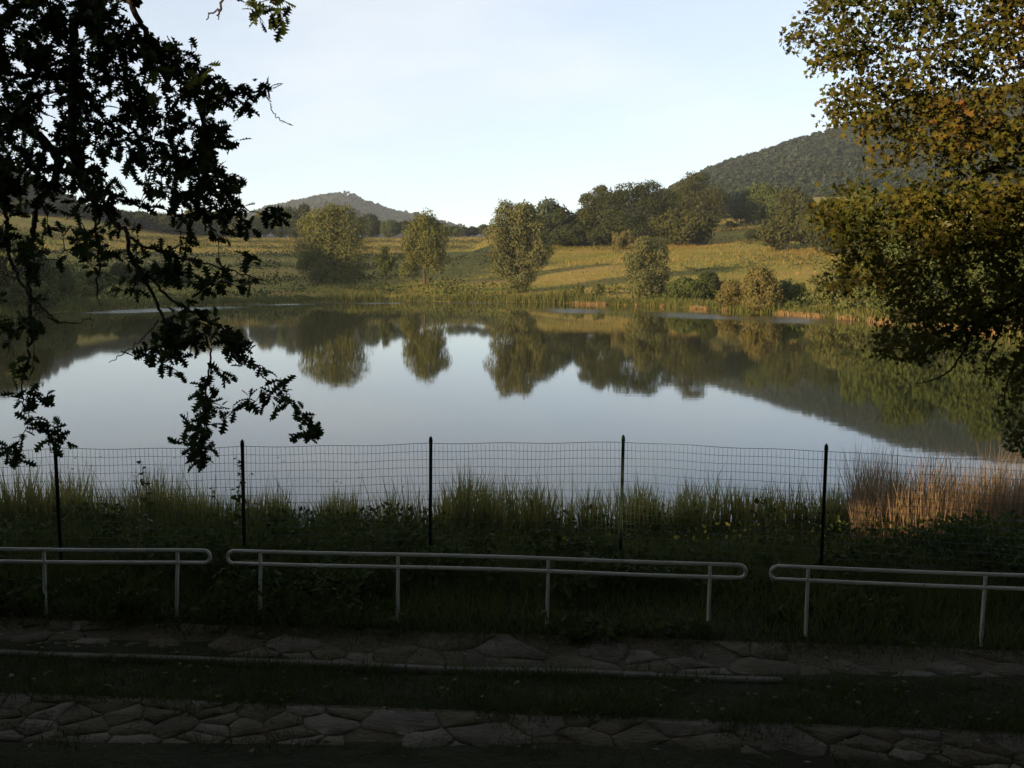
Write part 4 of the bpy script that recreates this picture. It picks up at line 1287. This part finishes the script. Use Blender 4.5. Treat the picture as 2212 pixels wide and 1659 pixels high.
Y0 = 6.0
oak_branches = [
    {'pts': [(-5.9, 4.2, 8.6, 0, .10), (-4.4, 5.2, 7.2, 0, .06), (-60, 195, Y0, .036), (0, 240, Y0, .033), (60, 278, 6.0, .030), (122, 335, 5.95, .026), (128, 365, 5.95, .024), (104, 409, 5.95, .020),
             (78, 460, 5.9, .016), (69, 520, 5.9, .014), (63, 575, 5.9, .013), (65, 640, 5.9, .011), (67, 720, 5.9, .009), (62, 775, 5.9, .007), (50, 812, 5.9, .0055), (47, 853, 5.9, .005), (53, 886, 5.9, .0045), (80, 908, 5.9, .004), (117, 936, 5.9, .003)]},
    {'pts': [(-5.7, 4.4, 9.2, 0, .09), (-3.6, 5.4, 8.0, 0, .045), (255, -60, 6.2, .021), (278, 0, 6.2, .019), (306, 55, 6.2, .018), (338, 95, 6.2, .0165), (378, 140, 6.2, .015), (405, 175, 6.2, .013), (440, 200, 6.2, .011), (475, 206, 6.2, .008), (505, 204, 6.2, .006), (540, 197, 6.2, .004), (576, 193, 6.2, .003)]},
    {'pts': [(-5.8, 4.3, 8.9, 0, .08), (-3.9, 5.3, 7.8, 0, .05), (150, -60, 5.8, .030), (157, 60, 5.8, .027), (156, 180, 5.8, .024), (154, 270, 5.8, .022), (158, 340, 5.8, .018), (190, 420, 5.8, .015), (240, 470, 5.75, .013), (270, 500, 5.7, .012), (284, 550, 5.7, .011), (313, 603, 5.7, .010), (337, 650, 5.7, .009), (362, 693, 5.7, .008), (420, 715, 5.7, .007), (450, 742, 5.7, .006), (451, 790, 5.7, .0055), (444, 853, 5.7, .005), (446, 905, 5.7, .004), (428, 965, 5.7, .003), (440, 1010, 5.7, .002)]},
    {'pts': [(0, 380, 6.3, .016), (10, 446, 6.3, .013), (18, 502, 6.3, .012), (22, 557, 6.3, .011), (34, 590, 6.3, .010), (62, 640, 6.2, .008)]},
    {'pts': [(240, 420, 6.1, .009), (212, 480, 6.1, .007), (211, 546, 6.1, .0065), (215, 586, 6.1, .006), (208, 629, 6.1, .005), (219, 660, 6.1, .003)]},
    {'pts': [(272, 512, 5.7, .010), (322, 537, 5.7, .008), (370, 552, 5.7, .007), (440, 570, 5.7, .005), (520, 590, 5.75, .004), (580, 610, 5.8, .0025)]},
    {'pts': [(300, 580, 5.7, .009), (329, 604, 5.68, .009), (370, 648, 5.66, .008), (440, 690, 5.6, .007), (500, 722, 5.6, .006), (524, 770, 5.6, .005), (552, 788, 5.6, .0045), (575, 820, 5.6, .004), (595, 850, 5.6, .0035), (634, 877, 5.6, .003), (668, 905, 5.6, .0025), (684, 932, 5.6, .002)]},
    {'pts': [(405, 175, 6.2, .011), (440, 260, 6.2, .009), (455, 340, 6.2, .008), (480, 410, 6.2, .006), (530, 450, 6.2, .004), (595, 462, 6.2, .002)]},
    {'pts': [(155, 250, 5.8, .012), (230, 270, 5.9, .010), (320, 300, 6.0, .008), (400, 330, 6.0, .006)]},
    {'pts': [(156, 120, 5.8, .012), (90, 150, 5.7, .009), (30, 170, 5.6, .007)]},
    {'pts': [(128, 365, 5.95, .010), (200, 400, 6.1, .008), (300, 440, 6.2, .006), (420, 470, 6.2, .004)]},
    {'pts': [(67, 640, 5.9, .008), (100, 672, 5.9, .006), (127, 697, 5.9, .005), (170, 696, 5.9, .004), (184, 688, 5.9, .003), (200, 694, 5.9, .0025), (201, 716, 5.9, .002), (193, 731, 5.9, .0015)], 'bare': 1},
    {'pts': [(343, 692, 5.7, .005), (308, 733, 5.7, .004), (268, 766, 5.7, .003), (235, 783, 5.7, .002)], 'bare': 1},
    {'pts': [(578, 195, 6.2, .004), (582, 215, 6.2, .0035), (590, 240, 6.2, .003), (602, 258, 6.2, .003), (622, 267, 6.2, .0025), (633, 271, 6.2, .002)], 'bare': 1},
    {'pts': [(540, 225, 6.2, .004), (520, 240, 6.2, .003), (505, 264, 6.2, .002)], 'bare': 1},
    {'pts': [(-3.0, 5.2, 8.2, 0, .03), (470, -80, 5.6, .011), (481, -20, 5.6, .007), (474, 22, 5.6, .006), (472, 42, 5.6, .004)], 'bare': 1},
    {'pts': [(474, 20, 5.6, .005), (456, 29, 5.6, .004), (446, 43, 5.6, .003)], 'bare': 1},
    {'pts': [(470, -80, 5.6, .010), (530, -40, 5.6, .007), (570, -15, 5.6, .005), (600, 10, 5.6, .003), (610, 45, 5.6, .002)]},
]
P_top = [(-60, -30), (275, -30), (262, 50), (300, 72), (350, 85), (420, 98), (440, 110), (452, 150), (490, 165), (520, 190), (480, 215), (470, 240), (492, 262), (470, 285), (512, 305), (470, 322), (480, 350), (525, 390), (505, 415), (520, 440),
         (500, 480), (450, 470), (400, 455), (360, 430), (300, 440), (240, 430), (150, 430), (90, 400), (30, 400), (-60, 395)]
P_mid = [(-60, 395), (90, 400), (150, 430), (300, 440), (450, 470), (520, 480), (500, 530), (560, 560), (592, 600), (590, 640), (530, 650), (470, 640), (400, 620), (340, 600), (280, 640), (210, 610), (150, 560), (110, 600), (110, 690), (80, 740), (110, 780), (60, 800), (10, 780), (-40, 700)]
P_hang = [(335, 660), (400, 650), (480, 690), (545, 735), (552, 780), (510, 770), (462, 752), (460, 800), (475, 850), (500, 890), (480, 920), (478, 960), (446, 1012), (415, 1000), (376, 975), (395, 930), (390, 890), (425, 860), (392, 830), (390, 800), (330, 790), (285, 765), (345, 735)]
oak_polys = [(P_top, 16.5, 6.0, 0.45), (P_mid, 29, 5.9, 0.5), (P_hang, 23, 5.7, 0.22), ([(500, 450), (560, 448), (612, 452), (600, 485), (540, 500), (500, 500)], 24, 6.2, 0.15)]
holes = [(20, 85, 32, 17), (45, 135, 20, 10), (105, 265, 24, 36), (130, 235, 22, 12), (60, 305, 30, 14), (30, 350, 22, 20), (95, 350, 14, 16), (235, 250, 26, 12), (300, 200, 10, 14), (345, 185, 16, 14), (270, 385, 44, 22), (215, 345, 14, 16),
         (395, 395, 28, 14), (330, 345, 14, 9), (410, 300, 12, 8), (455, 420, 18, 14), (150, 415, 22, 10), (475, 250, 12, 8), (150, 20, 14, 8), (100, 80, 10, 8), (150, 75, 10, 12), (30, 640, 22, 60), (255, 600, 22, 40), (170, 640, 50, 60), (120, 520, 16, 40)]
oak_spots = [(545, 205), (560, 185), (578, 195), (530, 222), (520, 235), (548, 240), (595, 188), (505, 215), (515, 300), (500, 310), (520, 385),
             (545, 12, 5.6), (565, 25, 5.6), (590, 20, 5.6), (605, 40, 5.6), (570, 50, 5.6), (615, 20, 5.6), (550, 40, 5.6), (585, 5, 5.6), (600, 60, 5.6), (530, 5, 5.6),
             (563, 812, 5.6), (605, 815, 5.6), (612, 840, 5.6), (600, 850, 5.6), (535, 862, 5.6), (552, 868, 5.6), (562, 850, 5.6), (522, 868, 5.6), (600, 878, 5.6), (620, 868, 5.6), (640, 890, 5.6), (660, 900, 5.6), (676, 915, 5.6), (688, 930, 5.6), (665, 935, 5.6), (640, 935, 5.6), (680, 945, 5.6), (545, 790, 5.6), (530, 770, 5.6), (485, 805, 5.65), (510, 815, 5.65),
             (50, 820, 5.9), (40, 850, 5.9), (65, 850, 5.9), (90, 860, 5.9), (110, 865, 5.9), (105, 845, 5.9), (30, 865, 5.9), (60, 880, 5.9), (75, 905, 5.9), (60, 920, 5.9), (95, 925, 5.9), (120, 930, 5.9), (130, 945, 5.9), (105, 950, 5.9), (145, 950, 5.9), (120, 970, 5.9), (20, 970, 5.9), (10, 985, 5.9), (40, 985, 5.9), (35, 960, 5.9), (50, 995, 5.9), (5, 965, 5.9), (290, 770, 5.7), (310, 765, 5.7), (330, 750, 5.7)]


def oak_first(c): return 0 if c[3] > 0 or c[2] < 4.1 else (1 if c[0] > -2.1 else 2)


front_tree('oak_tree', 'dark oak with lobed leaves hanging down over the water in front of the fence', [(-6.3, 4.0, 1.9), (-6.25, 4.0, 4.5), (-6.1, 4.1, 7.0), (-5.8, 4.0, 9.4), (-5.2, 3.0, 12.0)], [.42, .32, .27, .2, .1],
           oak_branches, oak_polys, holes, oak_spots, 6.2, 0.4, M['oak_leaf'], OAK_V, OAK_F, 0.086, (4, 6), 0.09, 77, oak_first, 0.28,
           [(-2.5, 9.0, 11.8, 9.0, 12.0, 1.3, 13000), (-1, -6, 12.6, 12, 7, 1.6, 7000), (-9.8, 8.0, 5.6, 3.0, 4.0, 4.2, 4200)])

YM = 9.0
maple_branches = [
    {'pts': [(6.6, 9.3, 5.2, 0, .08), (5.6, 9.1, 5.8, 0, .06), (2260, 300, YM, .036), (2150, 360, YM, .022), (2060, 400, 9.0, .016), (1980, 420, 9.0, .010), (1900, 430, 9.0, .006), (1800, 440, 9.0, .003)]},
    {'pts': [(6.6, 9.3, 6.6, 0, .07), (5.5, 9.1, 6.9, 0, .05), (2260, 60, 8.9, .03), (2140, 50, 8.9, .02), (2060, 90, 8.9, .016), (1980, 110, 8.9, .012), (1900, 90, 8.9, .008), (1800, 90, 8.9, .005), (1720, 92, 8.9, .003)]},
    {'pts': [(6.6, 9.3, 5.8, 0, .07), (5.5, 9.1, 6.1, 0, .05), (2260, 180, 9.1, .03), (2140, 210, 9.1, .02), (2040, 230, 9.1, .014), (1940, 240, 9.1, .010), (1850, 245, 9.1, .006), (1795, 255, 9.1, .003)]},
    {'pts': [(6.6, 9.3, 4.5, 0, .07), (5.5, 9.0, 4.6, 0, .05), (2260, 500, 8.8, .032), (2150, 520, 8.8, .022), (2050, 540, 8.8, .016), (1960, 570, 8.8, .010), (1880, 600, 8.8, .006), (1800, 615, 8.8, .003)]},
    {'pts': [(6.6, 9.3, 4.0, 0, .07), (5.5, 8.9, 4.1, 0, .05), (2260, 640, 8.6, .028), (2180, 660, 8.6, .022), (2110, 690, 8.6, .018), (2060, 730, 8.6, .014), (2020, 755, 8.6, .010), (1975, 770, 8.6, .007), (1940, 775, 8.6, .005), (1905, 760, 8.6, .003)]},
    {'pts': [(2110, 690, 8.6, .014), (2080, 760, 8.6, .011), (2060, 790, 8.6, .009), (2035, 812, 8.6, .007), (2000, 825, 8.6, .005), (1975, 830, 8.6, .003)], 'bare': 1},
    {'pts': [(2180, 660, 8.6, .012), (2140, 760, 8.6, .008), (2128, 800, 8.6, .006), (2135, 820, 8.6, .004), (2146, 835, 8.6, .003)], 'bare': 1},
    {'pts': [(2260, 700, 8.7, .018), (2200, 770, 8.7, .012), (2170, 850, 8.7, .007), (2180, 920, 8.7, .004), (2200, 960, 8.7, .002)]},
    {'pts': [(6.6, 9.3, 7.6, 0, .06), (5.2, 9.0, 7.4, 0, .04), (2140, -60, 9.0, .022), (2000, -20, 9.0, .014), (1880, 10, 9.0, .009), (1790, 5, 9.0, .005)]},
]
Pm1 = [(1745, -30), (1762, 20), (1735, 50), (1702, 82), (1690, 102), (1740, 96), (1765, 120), (1750, 150), (1775, 165), (1830, 150), (1852, 175), (1800, 200), (1775, 235), (1785, 262), (1820, 285), (1860, 300), (1870, 330), (1900, 345), (1960, 340), (2050, 330), (2120, 340), (2290, 340), (2290, -30)]
Pm2 = [(1880, 345), (1960, 340), (2050, 330), (2290, 340), (2290, 480), (2000, 470), (1930, 440), (1940, 400), (1880, 370)]
Pm3 = [(1770, 430), (1850, 415), (1930, 430), (1990, 400), (2060, 400), (2290, 380), (2290, 700), (2150, 690), (2080, 720), (2060, 770), (1990, 770), (1900, 760), (1880, 730), (1930, 700), (1960, 660), (1900, 640), (1840, 625), (1780, 612), (1820, 560), (1800, 500), (1750, 470)]
Pm4 = [(2120, 690), (2290, 690), (2290, 1000), (2190, 990), (2160, 900), (2180, 850), (2130, 800), (2060, 770)]
mholes = [(1975, 95, 26, 26), (1925, 70, 14, 10), (1945, 235, 16, 8), (2165, 175, 22, 12), (1900, 300, 18, 12), (1990, 370, 40, 22), (1930, 385, 22, 14), (2040, 420, 30, 14), (1960, 540, 22, 14), (2120, 600, 30, 22), (2010, 640, 34, 22), (2150, 640, 24, 20), (1900, 520, 18, 12), (2060, 480, 16, 10), (1860, 590, 20, 10), (2180, 760, 20, 18), (1975, 715, 26, 12), (2100, 740, 18, 12)]
maple_spots = [(1700, 90), (1715, 80), (1740, 60), (1765, 150), (1755, 160), (1790, 110), (1780, 245), (1790, 260), (1800, 225), (1850, 395, 9.0), (1820, 400, 9.0), (1790, 425, 9.0), (1890, 400, 9.0), (1860, 370, 9.0)]


def maple_first(c): return abs(c[0] - 3.4)


front_tree('maple_tree', 'maple with yellow and rusty leaves overhanging the end of the lake', [(6.9, 9.5, 0.8), (6.85, 9.5, 3.5), (6.7, 9.4, 6.0), (6.6, 9.3, 9.0), (6.8, 9.0, 12.0)], [.34, .27, .22, .16, .07],
           maple_branches, [(Pm1, 14, 9.0, 0.6), (Pm2, 19, 9.1, 0.5), (Pm3, 13.5, 8.8, 0.65), (Pm4, 19, 8.7, 0.4)], mholes, maple_spots, 9.0, 0.5, M['maple_leaf'], MAP_V, MAP_F, 0.052, (10, 14), 0.14, 78, maple_first, 0.15,
           [(8.6, 9.0, 9.5, 3.4, 3.5, 2.6, 4200), (9.0, 8.8, 4.5, 2.4, 2.5, 3.0, 3000), (6, 10.0, 11.8, 7.5, 12, 1.4, 9000)], 0.45)

# ------------------------------------------------------------------ unseen wood added behind the viewer, shaped to keep the bank in shade
rb = np.random.default_rng(91)
per = np.array([0.60, -0.80])
C0 = np.array([-27.0, -13.0])
pc = per @ C0
spots = []
for p in np.arange(-24, 16, 1.7):               # across the sun's direction
    q = C0 + (p - pc) * per + rb.normal(0, 0.8, 2)
    spots.append((q[0], q[1], (9.3 if p < -16 else 6.3 if p < -10.8 else 8.9 if p < -6.8 else 12.6 if p < -5.6 else 11.6) + rb.normal(0, 0.3), 2.0))  # tops stepped to set which parts of the bank catch sun
for az in np.arange(72, 212, 6.0):              # round the back of the viewer
    a_ = math.radians(az)
    spots.append((19 * math.sin(a_), 4 + 19 * math.cos(a_), 17 + rb.normal(0, 0.8), 2.6))
for az in np.arange(-108, -68, 6.0):
    a_ = math.radians(az)
    spots.append((21 * math.sin(a_), 6 + 21 * math.cos(a_), 12.5 + rb.normal(0, 0.5), 2.4))
VV = []
for qx, qy, top, rr in spots:
    g0 = gz(qx, qy)
    hgt = max(1.5, top - g0)
    n_ = 700
    d = rdir(n_, rb) * (rb.random(n_) ** 0.35)[:, None]
    P = np.array([qx, qy, g0 + hgt * 0.5]) + d * np.array([rr, rr, hgt * 0.52])
    VV.append(stamp(TUF_V, TUF_F, P, frames(rdir(n_, rb), rdir(n_, rb)), rb.uniform(0.7, 1.25, n_)))
V, F = join(VV)
tag(build('woodland', V, F, M['dark_tree']), 'unseen belt of woodland added behind the viewer to shade the bank', 'wood', kind='stuff')

# ------------------------------------------------------------------ haze
hm, hn, ho = newmat('haze_air')
pv = hn.nodes.new('ShaderNodeVolumePrincipled')
pv.inputs['Color'].default_value = (0.74, 0.87, 1.0, 1)
pv.inputs['Density'].default_value = 0.00014
pv.inputs['Anisotropy'].default_value = 0.1
hn.links.new(pv.outputs[0], ho.inputs['Volume'])
V, F = boxmesh((0, 800, 130), (1500, 1250, 134))
tag(build('haze', V, F, hm), 'thin bluish evening haze over the valley', 'haze', kind='stuff')
